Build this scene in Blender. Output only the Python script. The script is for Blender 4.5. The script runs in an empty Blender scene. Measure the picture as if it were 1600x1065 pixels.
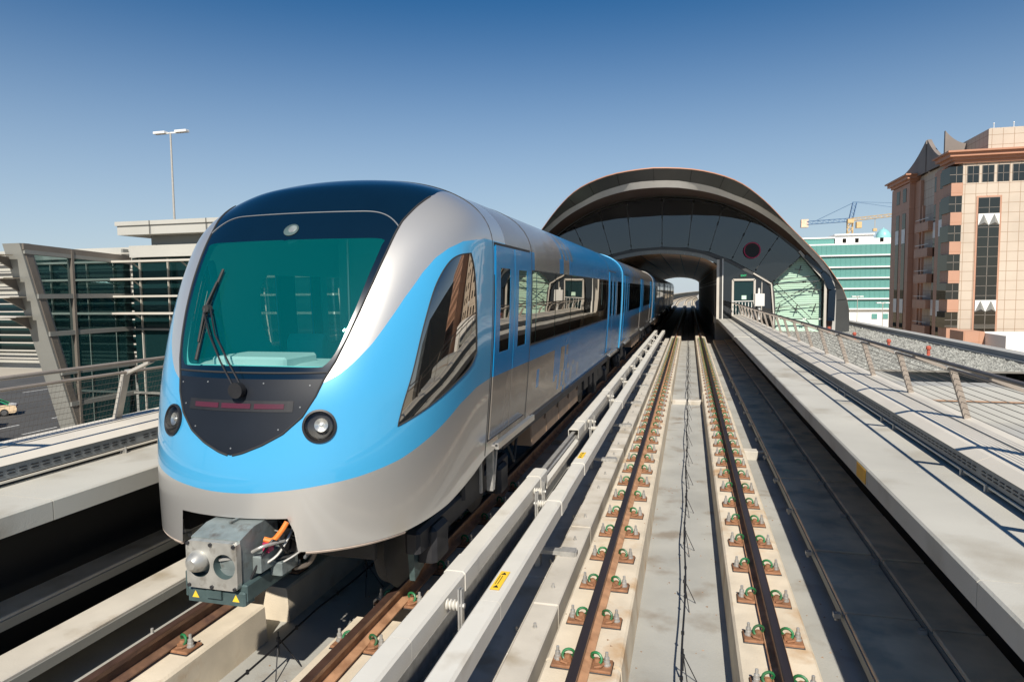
import bpy, bmesh, math, random
import numpy as np
from mathutils import Vector, Matrix
random.seed(7)
S = bpy.context.scene
col = S.collection
R = math.radians
# ---------------------------------------------------------------- camera
cd = bpy.data.cameras.new("camera"); cam = bpy.data.objects.new("camera", cd); col.objects.link(cam)
S.camera = cam
cd.sensor_fit = 'HORIZONTAL'; cd.sensor_width = 36; cd.lens = 36*1047.5/1600
cd.clip_start = .1; cd.clip_end = 4000
CAMP = Vector((.0435, 0, 2.6328))
def _cam(yaw, pitch, roll):
    cy, sy, cp, sp = math.cos(yaw), math.sin(yaw), math.cos(pitch), math.sin(pitch)
    f = Vector((-sy*cp, cy*cp, -sp)); r = Vector((cy, sy, 0)); u = r.cross(f)
    cr, sr = math.cos(roll), math.sin(roll)
    r2 = r*cr+u*sr; u2 = u*cr-r*sr
    return Matrix(((r2.x, u2.x, -f.x), (r2.y, u2.y, -f.y), (r2.z, u2.z, -f.z)))
cam.matrix_world = Matrix.Translation(CAMP) @ _cam(.258592, .072343, -.010517).to_4x4()
# ---------------------------------------------------------------- light
SUN = Vector((.23, -1.05, 1.0)).normalized()
sd = bpy.data.lights.new("sun", 'SUN'); sd.energy = 5.0; sd.angle = R(.5); sd.color = (1, .935, .83)
so = bpy.data.objects.new("sun", sd); col.objects.link(so)
so.rotation_euler = SUN.to_track_quat('Z', 'Y').to_euler()
W = bpy.data.worlds.new("World"); S.world = W; W.use_nodes = True
nt = W.node_tree; sky = nt.nodes.new('ShaderNodeTexSky'); sky.sky_type = 'NISHITA'; sky.sun_disc = False
sky.sun_elevation = math.asin(SUN.z); sky.sun_rotation = math.atan2(SUN.x, SUN.y)
sky.altitude = 0; sky.air_density = 1.0; sky.dust_density = .25; sky.ozone_density = 3.6
hs = nt.nodes.new('ShaderNodeHueSaturation'); hs.inputs['Saturation'].default_value = 1.36
nt.links.new(sky.outputs[0], hs.inputs['Color'])
tc = nt.nodes.new('ShaderNodeTexCoord'); sx_ = nt.nodes.new('ShaderNodeSeparateXYZ'); nt.links.new(tc.outputs['Generated'], sx_.inputs[0])
rz_ = nt.nodes.new('ShaderNodeMapRange'); rz_.interpolation_type = 'SMOOTHSTEP'   # dusty air low over the horizon
rz_.inputs[1].default_value = -.05; rz_.inputs[2].default_value = .44; rz_.inputs[3].default_value = .80; rz_.inputs[4].default_value = 0
nt.links.new(sx_.outputs[2], rz_.inputs[0])
mz_ = nt.nodes.new('ShaderNodeMix'); mz_.data_type = 'RGBA'; nt.links.new(rz_.outputs[0], mz_.inputs[0]); nt.links.new(hs.outputs[0], mz_.inputs[6])
mz_.inputs[7].default_value = (6.9, 8.2, 9.6, 1); nt.links.new(mz_.outputs[2], nt.nodes['Background'].inputs[0])
nt.nodes['Background'].inputs[1].default_value = .062
S.view_settings.view_transform = 'Standard'; S.view_settings.look = 'None'
S.view_settings.exposure = .36; S.view_settings.gamma = 1
S.render.engine = 'CYCLES'
S.cycles.max_bounces = 8; S.cycles.transparent_max_bounces = 12
S.cycles.caustics_reflective = False; S.cycles.caustics_refractive = False
S.cycles.sample_clamp_indirect = 4

# ---------------------------------------------------------------- materials
M = {}
def mat(name, c, rough=.6, metal=0, var=.12, vs=1.5, bump=0, bs=30, coat=0, spec=.5, c2=None, c2s=.6, c2t=.55, stretch=None, wave=0, ws=.6):
    m = bpy.data.materials.new(name); m.use_nodes = True; N = m.node_tree.nodes; L = m.node_tree.links
    b = N['Principled BSDF']
    b.inputs['Roughness'].default_value = rough; b.inputs['Metallic'].default_value = metal
    b.inputs['Coat Weight'].default_value = coat; b.inputs['Coat Roughness'].default_value = .04
    b.inputs['Specular IOR Level'].default_value = spec
    g = N.new('ShaderNodeNewGeometry'); vec = g.outputs['Position']
    if stretch:
        mp = N.new('ShaderNodeMapping'); mp.inputs['Scale'].default_value = stretch
        L.new(vec, mp.inputs[0]); vec = mp.outputs[0]
    def noise(s, d=4):
        n = N.new('ShaderNodeTexNoise'); n.inputs['Scale'].default_value = s; n.inputs['Detail'].default_value = d
        L.new(vec, n.inputs['Vector']); return n.outputs['Fac']
    mx = N.new('ShaderNodeMix'); mx.data_type = 'RGBA'
    a = tuple(min(1, x*(1-var)) for x in c)+(1,); d = tuple(min(1, x*(1+var)) for x in c)+(1,)
    mx.inputs[6].default_value = a; mx.inputs[7].default_value = d
    rp = N.new('ShaderNodeMapRange'); rp.inputs[1].default_value = .3; rp.inputs[2].default_value = .7
    L.new(noise(vs, 6), rp.inputs[0]); L.new(rp.outputs[0], mx.inputs[0]); out = mx.outputs[2]
    if c2:
        m2 = N.new('ShaderNodeMix'); m2.data_type = 'RGBA'; m2.inputs[7].default_value = tuple(c2)+(1,)
        r2 = N.new('ShaderNodeMapRange'); r2.inputs[1].default_value = c2t; r2.inputs[2].default_value = c2t+.18
        L.new(noise(c2s, 7), r2.inputs[0]); L.new(r2.outputs[0], m2.inputs[0]); L.new(out, m2.inputs[6]); out = m2.outputs[2]
    L.new(out, b.inputs['Base Color'])
    nrm = None
    if bump:
        bp = N.new('ShaderNodeBump'); bp.inputs['Strength'].default_value = bump; bp.inputs['Distance'].default_value = .01
        L.new(noise(bs, 3), bp.inputs['Height']); nrm = bp.outputs[0]
    if wave:
        bp = N.new('ShaderNodeBump'); bp.inputs['Strength'].default_value = wave; bp.inputs['Distance'].default_value = .02
        L.new(noise(ws, 2), bp.inputs['Height'])
        if nrm: L.new(nrm, bp.inputs['Normal'])
        nrm = bp.outputs[0]
    if nrm:
        L.new(nrm, b.inputs['Normal'])
        if coat: L.new(nrm, b.inputs['Coat Normal'])
    M[name] = m; return m
mat('concrete', (.42, .385, .33), .85, var=.13, vs=1.2, bump=.25, bs=60, c2=(.30, .275, .235), c2s=.9, c2t=.56)
mat('plinth', (.60, .52, .40), .85, var=.14, vs=3, bump=.25, bs=70, c2=(.46, .30, .16), c2s=2.6, c2t=.555)
mat('deck', (.345, .34, .31), .8, var=.15, vs=1.1, bump=.25, bs=50, c2=(.235, .205, .165), c2s=2.1, c2t=.55)
mat('walk', (.445, .43, .38), .8, var=.11, vs=.8, bump=.2, bs=80, c2=(.325, .295, .24), c2s=1.3, c2t=.54)
mat('cover', (.50, .465, .405), .8, var=.12, vs=2, bump=.2, bs=60, c2=(.33, .28, .21), c2s=2.1, c2t=.53)
mat('tray', (.80, .60, .40), .75, var=.18, vs=2.5, bump=.2, bs=40, c2=(.48, .38, .27), c2s=2, c2t=.5)
mat('duct', (.62, .575, .495), .55, var=.06, vs=1.5, c2=(.52, .475, .40), c2s=1.2, c2t=.6)
mat('louvre', (.20, .215, .225), .5, metal=.3, var=.1, vs=3)
mat('grp', (.60, .575, .515), .6, var=.06, vs=2.5, c2=(.47, .43, .36), c2s=2.5, c2t=.6, bump=.1, bs=90)
mat('galv', (.43, .42, .395), .5, metal=.5, var=.18, vs=14)
mat('steel_dark', (.03, .03, .033), .55, metal=.3, var=.3, vs=6)
mat('rail_head_rust', (.10, .055, .04), .45, metal=.4, var=.3, vs=6)
mat('rail_head', (.045, .034, .032), .42, metal=.35, var=.25, vs=5, stretch=(1, .1, 1))
mat('rust', (.27, .13, .065), .8, metal=.1, var=.3, vs=14, bump=.4, bs=90, c2=(.10, .05, .032), c2s=7, c2t=.55)
mat('rust_light', (.40, .22, .12), .8, var=.2, vs=9, c2=(.24, .12, .06), c2s=5, c2t=.5, bump=.2, bs=60)
mat('rust_dark', (.16, .085, .05), .75, var=.3, vs=9, c2=(.08, .04, .028), c2s=5, c2t=.5, bump=.2, bs=60)
mat('clip_green', (.015, .15, .05), .45, var=.35, vs=4, coat=.1, c2=(.03, .07, .03), c2s=3.5, c2t=.5)
mat('black', (.012, .012, .014), .5, var=.3, vs=6)
mat('rubber', (.02, .02, .02), .7, var=.2)
mat('silver', (.57, .555, .525), .30, metal=.62, var=.035, vs=.7, coat=.6, wave=.10, ws=1.1)
mat('blue', (.055, .345, .61), .32, metal=.10, var=.03, vs=.8, coat=1.0, wave=.10, ws=1.1)
mat('silver_wavy', (.24, .215, .19), .18, metal=.3, var=.04, vs=1, coat=.12, wave=.28, ws=1.5)  # warm dark tone paints the buildings mirrored in the straight sides
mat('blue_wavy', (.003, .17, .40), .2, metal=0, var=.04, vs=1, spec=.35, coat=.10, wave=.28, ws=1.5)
mat('navy', (.002, .010, .022), .16, var=.1, coat=.25, spec=.35)
mat('mask', (.007, .010, .016), .48, var=.1, vs=4, spec=.3)
mat('seal', (.16, .17, .18), .5)
mat('lip', (.42, .34, .28), .7, var=.2, vs=6)
mat('white_panel', (.70, .70, .68), .5, var=.04)
mat('interior', (.22, .62, .62), .6, var=.03)
mat('interior_dark', (.03, .12, .13), .6)
mat('seat_teal', (.03, .38, .42), .6)
mat('lens_chrome', (.8, .79, .76), .3, metal=.9)
mat('red_strip', (.065, .008, .02), .4, coat=.2)
mat('coupler', (.22, .255, .25), .5, metal=.3, var=.22, vs=9, c2=(.13, .12, .105), c2s=11, c2t=.55, bump=.2, bs=50)
mat('coupler_dark', (.075, .115, .115), .5, metal=.3, var=.25, vs=8)
mat('coupler_face', (.50, .49, .45), .38, metal=.6, var=.2, vs=9, c2=(.25, .22, .18), c2s=12, c2t=.57)
mat('orange', (.75, .20, .03), .5)
mat('yellow', (.80, .52, .04), .55, var=.08)
mat('ochre', (.62, .33, .02), .6, var=.12, vs=5)
mat('box_brown', (.25, .165, .105), .6, var=.2, vs=4)
mat('shell', (.21, .185, .155), .42, metal=.5, var=.12, vs=.6)
mat('fascia', (.085, .087, .085), .38, metal=.3, var=.12, vs=.7)
mat('fascia_lit', (.62, .60, .56), .35, metal=.25, var=.06)  # pale base colour carries the sun's highlight on the rim trim
mat('soffit', (.105, .062, .045), .45, metal=.3, var=.2, vs=.9)
mat('frame_dark', (.07, .07, .068), .45, metal=.4, var=.1)
mat('frame_beige', (.50, .46, .40), .5, var=.06)
mat('white_metal', (.68, .665, .62), .5, var=.05)
mat('panel_brown', (.78, .54, .38), .55, var=.25, vs=1.2)
mat('dark_wall', (.10, .095, .085), .6)
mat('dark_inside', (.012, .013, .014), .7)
mat('green_louvre', (.56, .78, .62), .6, var=.06, vs=.8)
mat('rail_paint', (.17, .145, .125), .45, metal=.5, var=.15, vs=6)
mat('post_beige', (.33, .28, .235), .5, metal=.3, var=.12, vs=6)
mat('post_light', (.47, .44, .39), .5, metal=.3, var=.08, vs=6)
mat('annex_white', (.44, .43, .39), .6, var=.05, vs=.5)
mat('annex_grey', (.25, .25, .23), .5, metal=.2, var=.1, vs=.7)
mat('annex_brown', (.20, .175, .15), .5, metal=.3, var=.1)
mat('slat', (.50, .47, .41), .5, var=.04)
mat('asphalt', (.062, .060, .056), .9, var=.15, vs=.3, bump=.2, bs=20)
mat('sand', (.40, .35, .27), .95, var=.12, vs=.05)
mat('paint_white', (.70, .69, .65), .7, var=.1, vs=2)
mat('gravel', (.20, .185, .16), .9, var=.2, vs=1)
mat('pebble', (.25, .25, .225), .8, var=.65, vs=9)
mat('roof_grey', (.37, .365, .34), .7, var=.07, vs=.5)
mat('mesh_floor', (.09, .08, .065), .8, var=.2, vs=3)
mat('tile_beige', (.60, .44, .31), .6, var=.05, vs=.25)
mat('tile_salmon', (.53, .28, .175), .6, var=.06, vs=.25)
mat('tile_brown', (.42, .20, .12), .6, var=.06, vs=.3)
mat('crown_stone', (.20, .17, .15), .7, var=.1, vs=.5)
mat('cast_white', (.74, .73, .70), .5, var=.03)
mat('white_wall', (.80, .79, .76), .7, var=.03, vs=.2)
mat('crane_yellow', (.60, .42, .20), .5)
mat('crane_blue', (.10, .19, .33), .5)
mat('dome', (.25, .52, .52), .4, var=.1, vs=.8)
mat('taxi_cream', (.70, .53, .34), .3, var=.03, coat=.8)
mat('taxi_green', (.015, .26, .11), .3, var=.03, coat=.8)
mat('car_black', (.015, .015, .018), .3, coat=.8)
mat('tyre', (.02, .02, .02), .8)
mat('rim', (.5, .5, .5), .3, metal=.9)
mat('red_cap', (.45, .10, .06), .5, var=.1)
mat('magenta', (.42, .03, .10), .4)
mat('grid_line', (.40, .30, .22), .7)

def glassy(name, tint, mirror_lo, mirror_hi, mcol=(1, 1, 1), rough=.0, wave=0, ws=1.0, dark=None, dcol=None):
    m = bpy.data.materials.new(name); m.use_nodes = True; N = m.node_tree.nodes; L = m.node_tree.links
    N.remove(N['Principled BSDF']); out = N['Material Output']
    if dark is None:
        t = N.new('ShaderNodeBsdfTransparent'); t.inputs[0].default_value = tuple(tint)+(1,)
    else:
        t = N.new('ShaderNodeMixShader'); t.inputs[0].default_value = dark
        tr = N.new('ShaderNodeBsdfTransparent'); tr.inputs[0].default_value = tuple(tint)+(1,)
        df = N.new('ShaderNodeBsdfDiffuse'); df.inputs[0].default_value = (tuple(dcol) if dcol else tuple(x*.15 for x in tint))+(1,)
        L.new(tr.outputs[0], t.inputs[1]); L.new(df.outputs[0], t.inputs[2])
    g = N.new('ShaderNodeBsdfGlossy'); g.inputs['Roughness'].default_value = rough; g.inputs[0].default_value = tuple(mcol)+(1,)
    lw = N.new('ShaderNodeLayerWeight'); lw.inputs[0].default_value = .35
    mr = N.new('ShaderNodeMapRange'); mr.inputs[3].default_value = mirror_lo; mr.inputs[4].default_value = mirror_hi
    L.new(lw.outputs['Fresnel'], mr.inputs[0])
    mx = N.new('ShaderNodeMixShader'); L.new(mr.outputs[0], mx.inputs[0]); L.new(t.outputs[0], mx.inputs[1]); L.new(g.outputs[0], mx.inputs[2])
    L.new(mx.outputs[0], out.inputs[0])
    if wave:
        n = N.new('ShaderNodeTexNoise'); n.inputs['Scale'].default_value = ws; n.inputs['Detail'].default_value = 1
        ge = N.new('ShaderNodeNewGeometry'); L.new(ge.outputs['Position'], n.inputs['Vector'])
        bp = N.new('ShaderNodeBump'); bp.inputs['Strength'].default_value = wave; bp.inputs['Distance'].default_value = .02
        L.new(n.outputs['Fac'], bp.inputs['Height']); L.new(bp.outputs[0], g.inputs['Normal'])
    M[name] = m; return m
glassy('glass_windshield', (.72, .95, .93), .03, .45, (.6, .95, .95), dark=.24, dcol=(.0, .20, .21))
glassy('glass_train', (.10, .10, .095), .42, .95, (.78, .74, .68), dark=.3)
glassy('glass_station', (.14, .16, .17), .13, .65, (.50, .54, .58), wave=.25, ws=.7, dark=.3)
glassy('glass_clear', (.99, 1, .99), .0, .08)
glassy('glass_annex', (.07, .15, .15), .06, .5, (.45, .6, .62), dark=.5, dcol=(.012, .045, .048))
glassy('glass_tower', (.03, .03, .028), .16, .6, (.60, .56, .48), wave=.3, ws=.25, dark=.9)
glassy('glass_teal', (.04, .16, .15), .18, .7, (.45, .85, .82), wave=.3, ws=.1, dark=.92, dcol=(.17, .40, .36))
glassy('glass_lamp', (.92, .92, .9), .03, .35)
glassy('glass_train_far', (.55, .60, .58), .06, .5)
def emit(name, c, s):
    m = bpy.data.materials.new(name); m.use_nodes = True; b = m.node_tree.nodes['Principled BSDF']
    b.inputs['Base Color'].default_value = tuple(c)+(1,); b.inputs['Emission Color'].default_value = tuple(c)+(1,); b.inputs['Emission Strength'].default_value = s
    M[name] = m
emit('exit_green', (.02, .45, .18), .5)

def tilegrid(name, c, sx, sz, line=(.30, .20, .13)):
    """stone cladding with thin joints, cut by world position"""
    m = mat(name, c, .6, var=.07, vs=.35); N = m.node_tree.nodes; L = m.node_tree.links; b = N['Principled BSDF']
    src = b.inputs['Base Color'].links[0].from_socket
    g = N.new('ShaderNodeNewGeometry'); sp = N.new('ShaderNodeSeparateXYZ'); L.new(g.outputs['Position'], sp.inputs[0])
    def ln(sock, s):
        a = N.new('ShaderNodeMath'); a.operation = 'DIVIDE'; L.new(sock, a.inputs[0]); a.inputs[1].default_value = s
        f = N.new('ShaderNodeMath'); f.operation = 'FRACT'; L.new(a.outputs[0], f.inputs[0])
        t = N.new('ShaderNodeMath'); t.operation = 'LESS_THAN'; L.new(f.outputs[0], t.inputs[0]); t.inputs[1].default_value = .055/s
        return t.outputs[0]
    mxx = N.new('ShaderNodeMath'); mxx.operation = 'MAXIMUM'; ad = N.new('ShaderNodeMath'); ad.operation = 'ADD'
    L.new(sp.outputs[0], ad.inputs[0]); L.new(sp.outputs[1], ad.inputs[1])
    L.new(ln(ad.outputs[0], sx), mxx.inputs[0]); L.new(ln(sp.outputs[2], sz), mxx.inputs[1])
    k = N.new('ShaderNodeMix'); k.data_type = 'RGBA'; L.new(mxx.outputs[0], k.inputs[0]); L.new(src, k.inputs[6]); k.inputs[7].default_value = tuple(line)+(1,)
    L.new(k.outputs[2], b.inputs['Base Color'])
tilegrid('tower_tile', (.51, .43, .345), 1.12, 1.12)
tilegrid('tower_salmon', (.46, .255, .17), 1.4, 3.4, (.38, .19, .11))

# ---------------------------------------------------------------- mesh helpers
class MB:
    def __init__(s): s.v = []; s.f = []; s.m = []; s.ms = []; s.sm = []
    def mi(s, m):
        if m not in s.ms: s.ms.append(m)
        return s.ms.index(m)
    def add(s, vs, fs, m=None, smooth=False):
        o = len(s.v); s.v += [tuple(map(float, v)) for v in vs]; k = s.mi(m)
        for f in fs: s.f.append(tuple(o+i for i in f)); s.m.append(k); s.sm.append(smooth)
        return s
    def box(s, x0, x1, y0, y1, z0, z1, m=None, rz=0, c=None):
        vs = [(x, y, z) for z in (z0, z1) for y in (y0, y1) for x in (x0, x1)]
        if rz:
            c = c or ((x0+x1)/2, (y0+y1)/2); ca, sa = math.cos(rz), math.sin(rz)
            vs = [(c[0]+(x-c[0])*ca-(y-c[1])*sa, c[1]+(x-c[0])*sa+(y-c[1])*ca, z) for x, y, z in vs]
        return s.add(vs, [(0, 2, 3, 1), (4, 5, 7, 6), (0, 1, 5, 4), (2, 6, 7, 3), (0, 4, 6, 2), (1, 3, 7, 5)], m)
    def cbox(s, x0, x1, y0, y1, z0, z1, b=.01, m=None):   # chamfered on all vertical and top edges
        p = [(x0+b, y0), (x1-b, y0), (x1, y0+b), (x1, y1-b), (x1-b, y1), (x0+b, y1), (x0, y1-b), (x0, y0+b)]
        q = [(x0+b, y0+b), (x1-b, y0+b), (x1-b, y0+b), (x1-b, y1-b), (x1-b, y1-b), (x0+b, y1-b), (x0+b, y1-b), (x0+b, y0+b)]
        vs = [(x, y, z0) for x, y in p]+[(x, y, z1-b) for x, y in p]+[(x, y, z1) for x, y in q]
        fs = [tuple(range(7, -1, -1))]+[(i, (i+1) % 8, 8+(i+1) % 8, 8+i) for i in range(8)]+[(8+i, 8+(i+1) % 8, 16+(i+1) % 8, 16+i) for i in range(8)]+[tuple(range(16, 24))]
        return s.add(vs, fs, m)
    def prof(s, pts, y0, y1, m=None, n=1, smooth=False, yf=None):  # closed XZ profile extruded along Y
        k = len(pts); vs = []
        for j in range(n+1):
            y = y0+(y1-y0)*j/n
            for x, z in pts:
                dx, dz = yf(y) if yf else (0, 0); vs.append((x+dx, y, z+dz))
        fs = [(j*k+i, j*k+(i+1) % k, (j+1)*k+(i+1) % k, (j+1)*k+i) for j in range(n) for i in range(k)]
        o = len(s.v)
        s.add(vs, fs, m, smooth); s.add(vs[:k], [tuple(range(k-1, -1, -1))], m); s.add(vs[-k:], [tuple(range(k))], m)
        return s
    def beam(s, a, b, w, h=None, m=None, up=(0, 0, 1)):
        a, b = Vector(a), Vector(b); d = (b-a).normalized(); u = Vector(up)
        if abs(d.dot(u)) > .98: u = Vector((0, 1, 0))
        r = d.cross(u).normalized(); u = r.cross(d); h = h or w
        vs = [p+r*(i*w/2)+u*(j*h/2) for p in (a, b) for i, j in ((-1, -1), (1, -1), (1, 1), (-1, 1))]
        return s.add(vs, [(0, 1, 2, 3), (7, 6, 5, 4), (0, 4, 5, 1), (1, 5, 6, 2), (2, 6, 7, 3), (3, 7, 4, 0)], m)
    def tube(s, pts, r, m=None, n=8, r1=None, closed=False):
        pts = [Vector(p) for p in pts]; k = len(pts); vs = []
        t0 = (pts[1]-pts[0]).normalized(); u = Vector((0, 0, 1)) if abs(t0.z) < .9 else Vector((1, 0, 0))
        for i, p in enumerate(pts):
            if closed: t = (pts[(i+1) % k]-pts[i-1])
            else: t = (pts[min(i+1, k-1)]-pts[max(i-1, 0)])
            t.normalize(); a = t.cross(u).normalized(); u = a.cross(t).normalized()
            rr = r if r1 is None else r+(r1-r)*i/(k-1)
            for j in range(n):
                q = 2*math.pi*j/n; vs.append(p+a*(rr*math.cos(q))+u*(rr*math.sin(q)))
        e = k if closed else k-1
        fs = [(i*n+j, i*n+(j+1) % n, ((i+1) % k)*n+(j+1) % n, ((i+1) % k)*n+j) for i in range(e) for j in range(n)]
        if not closed: fs += [tuple(range(n-1, -1, -1)), tuple((k-1)*n+j for j in range(n))]
        return s.add(vs, fs, m, True)
    def lathe(s, prof, c=(0, 0, 0), axis='z', n=16, m=None, caps=True):  # prof: (r, h)
        vs = []; k = len(prof)
        for r, h in prof:
            for j in range(n):
                q = 2*math.pi*j/n; a, b = r*math.cos(q), r*math.sin(q)
                v = (a, b, h) if axis == 'z' else (h, a, b) if axis == 'x' else (b, h, a)
                vs.append((c[0]+v[0], c[1]+v[1], c[2]+v[2]))
        fs = [(i*n+j, i*n+(j+1) % n, (i+1)*n+(j+1) % n, (i+1)*n+j) for i in range(k-1) for j in range(n)]
        if caps: fs += [tuple(range(n-1, -1, -1)), tuple((k-1)*n+j for j in range(n))]
        return s.add(vs, fs, m, True)
    def build(s, name, m='concrete', parent=None, origin=None, sharp=35):
        if parent is not None:
            o = Vector(parent['_o']) if '_o' in parent else parent.location
            o = Vector(o)
        elif origin is not None: o = Vector(origin)
        else:
            a = np.array(s.v); o = Vector(((a[:, 0].min()+a[:, 0].max())/2, (a[:, 1].min()+a[:, 1].max())/2, a[:, 2].min()))
        me = bpy.data.meshes.new(name)
        me.from_pydata([(v[0]-o.x, v[1]-o.y, v[2]-o.z) for v in s.v], [], s.f)
        ms = s.ms or [m]
        for q in ms: me.materials.append(M[q or m])
        if len(ms) > 1: me.polygons.foreach_set('material_index', s.m)
        if any(s.sm):
            me.polygons.foreach_set('use_smooth', s.sm); me.set_sharp_from_angle(angle=R(sharp))
        me.validate(); me.update()
        ob = bpy.data.objects.new(name, me); col.objects.link(ob)
        if parent is not None: ob.parent = parent
        else: ob.location = o
        ob['_o'] = tuple(o)
        return ob
def tag(o, label=None, cat=None, group=None, kind=None):
    if label: o['label'] = label
    if cat: o['category'] = cat
    if group: o['group'] = group
    if kind: o['kind'] = kind
    return o
def thing(name, loc, label, cat, group=None, kind=None):
    o = bpy.data.objects.new(name, None); col.objects.link(o); o.location = loc; o['_o'] = tuple(loc); o.empty_display_size = .2
    return tag(o, label, cat, group, kind)
def copy_tree(o, parent=None):
    c = o.copy(); col.objects.link(c)
    if parent is not None: c.parent = parent
    for ch in list(o.children): copy_tree(ch, c)
    return c

# ================================================================ SETTING
XC = -3.24          # centre of the left-hand train
RAILS_R = (-.7175, .7175); RAILS_L = (-3.97, -2.48)
YE = 118.0          # far end of the station
def bend(y):        # beyond the station the viaduct climbs and curves to the right
    t = max(0, y-150); return (t*t/900, .013*max(0, y-128))
b = MB(); b.box(-900, 900, -300, 3000, -8.6, -8.0); tag(b.build('ground', 'sand'), kind='structure')
b = MB(); b.box(-88, -30, -60, 400, -7.996, -7.98); tag(b.build('road', 'asphalt'), kind='structure')
b = MB()
for x in (-46, -50, -54, -72, -76):
    for k in range(40): b.box(x-.08, x+.08, -20+k*6, -17+k*6, -7.976, -7.972)
tag(b.build('road_marking', 'paint_white'), kind='structure')
b = MB(); b.box(-42.3, -42.0, -60, 300, -8, -7.3); tag(b.build('road_kerb_barrier', 'concrete'), 'low concrete barrier along the near edge of the road below', 'barrier')
# viaduct deck
b = MB()
prof = [(-6.15, -1.6), (2.85, -1.6), (2.85, .80), (2.60, .80), (2.60, -.52), (-5.85, -.52), (-5.85, .80), (-6.15, .80)]
b.prof(prof, -3, YE, n=2)
for j in range(36):
    y0 = YE+j*12; b.prof([(x, z if z > -1 else -1.6) for x, z in prof], y0, y0+12, n=3, yf=bend)
tag(b.build('viaduct_deck', 'deck'), kind='structure')
b = MB(); b.box(-5.849, -5.80, -3, 41, -.519, .795); tag(b.build('shade_lining', 'dark_inside'), 'black lining coloured as the deep shade under the left walkway', 'wall')  # near-black lining: the deep shade below the slab is put into its colour
b = MB(); b.box(2.55, 2.599, -3, 41, -.519, .795); tag(b.build('shade_lining', 'dark_inside'), 'black lining coloured as the deep shade under the right walkway', 'wall')  # same painted shade on the right side
# walkways
def walkway(name, x0, x1):
    b = MB(); e = x0 if x0 > 0 else x1; s_ = 1 if x0 > 0 else -1
    p = [(e, .83), (e, .985), (e+s_*.015, 1.0), (x1 if s_ > 0 else x0, 1.0), (x1 if s_ > 0 else x0, .83), (e+s_*.3, .80)]
    if s_ < 0: p = p[::-1]
    ys = [-3+2.4*i for i in range(20)]
    for y0 in ys:
        y1 = min(y0+2.392, 41.6)
        b.prof(p, y0, y1)
    for j in range(30):
        y0 = YE+j*12; b.prof(p, y0, y0+12, n=3, yf=bend)
    tag(b.build(name, 'walk'), kind='structure')
walkway('walkway_right', 1.62, 2.84); walkway('walkway_left', -6.14, -4.93)
b = MB(); b.cbox(1.48, 2.86, 41.62, 43.2, .7, 1.06, .02); b.cbox(1.56, 2.3, 24.5, 24.62, 1.0, 1.02, .005)
b.build('walkway_landing', 'walk'); tag(bpy.data.objects['walkway_landing'], kind='structure')

# rail plinths: separate cast segments
def plinths(xs, start, label, group, segs):
    for xc in xs:
        for i, (y0, y1) in enumerate(segs):
            b = MB(); w = .29
            p = [(xc-w-.02, -.52), (xc+w+.02, -.52), (xc+w, -.205), (xc+w-.02, -.185), (xc-w+.02, -.185), (xc-w, -.205)]
            b.prof(p, y0, y1)
            tag(b.build('rail_plinth', 'plinth'), label, 'rail plinth', group)
segR = [(-3, 4.86), (4.90, 11.3), (11.34, 19.0), (19.3, 27), (27.04, 39.5), (39.54, YE)]
plinths((-.7175,), 0, 'long cream concrete plinth under the left rail of the empty right-hand track', 'plinths under the left rail of the empty track', segR)
plinths((.7175,), 0, 'long cream concrete plinth under the right rail of the empty right-hand track', 'plinths under the right rail of the empty track', segR)
segL = [(-3, 5.15), (5.50, 12), (12.4, 20), (20.4, YE)]
plinths((RAILS_L[0],), 0, 'concrete plinth under the left rail of the track the blue train stands on', 'plinths under the left rail of the train track', segL)
plinths((RAILS_L[1],), 0, 'concrete plinth under the right rail of the track the blue train stands on', 'plinths under the right rail of the train track', segL)
# plinths and rails of the far curved part as part of the far track
b = MB()
for xr in RAILS_R+RAILS_L:
    for j in range(34):
        y0 = YE+.1+j*12; b.prof([(xr-.3, -.52), (xr+.3, -.52), (xr+.28, -.185), (xr-.28, -.185)], y0, y0+12, n=3, yf=bend, m='plinth')
        b.prof([(xr-.035, -.16), (xr+.035, -.16), (xr+.035, 0), (xr-.035, 0)], y0, y0+12, n=3, yf=bend, m='rail_head')
tag(b.build('far_track', 'plinth'), kind='structure')
# rails
def rail(xc, label, name='running_rail', hm='rail_head', wm='rust_light'):
    b = MB(); y0, y1 = -3, YE
    foot = [(-.075, -.158), (.075, -.158), (.075, -.148), (.02, -.128), (.010, -.118), (.010, -.05), (.034, -.042), (-.034, -.042), (-.010, -.05), (-.010, -.118), (-.02, -.128), (-.075, -.148)]
    body = [(-.075, -.158), (.075, -.158), (.075, -.147), (.022, -.128), (.010, -.115), (.010, -.055), (.0345, -.042), (.0345, -.012), (-.0345, -.012), (-.0345, -.042), (-.010, -.055), (-.010, -.115), (-.022, -.128), (-.075, -.147)]
    t = thing(name, (xc, y0, -.158), label, 'rail')
    b.prof([(xc+x, z) for x, z in body], y0, y1, n=8); b.build('rail_web', wm, t)
    h = MB(); h.prof([(xc+x, z) for x, z in [(-.0345, -.0119), (.0345, -.0119), (.0345, -.006), (.026, 0), (-.026, 0), (-.0345, -.006)]], y0, y1, n=8)
    h.build('rail_head', hm, t); return t
rail(RAILS_R[0], 'left running rail of the empty right-hand track, dark worn head over a rusty brown web')
rail(RAILS_R[1], 'right running rail of the empty right-hand track, next to the shaded cable trays')
rail(RAILS_L[0], 'rusty running rail in front of the blue train, far left under its coupler', hm='rail_head_rust', wm='rust_dark')
rail(RAILS_L[1], 'rusty running rail of the train track beside the pale conductor rail cover', hm='rail_head_rust')

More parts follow.
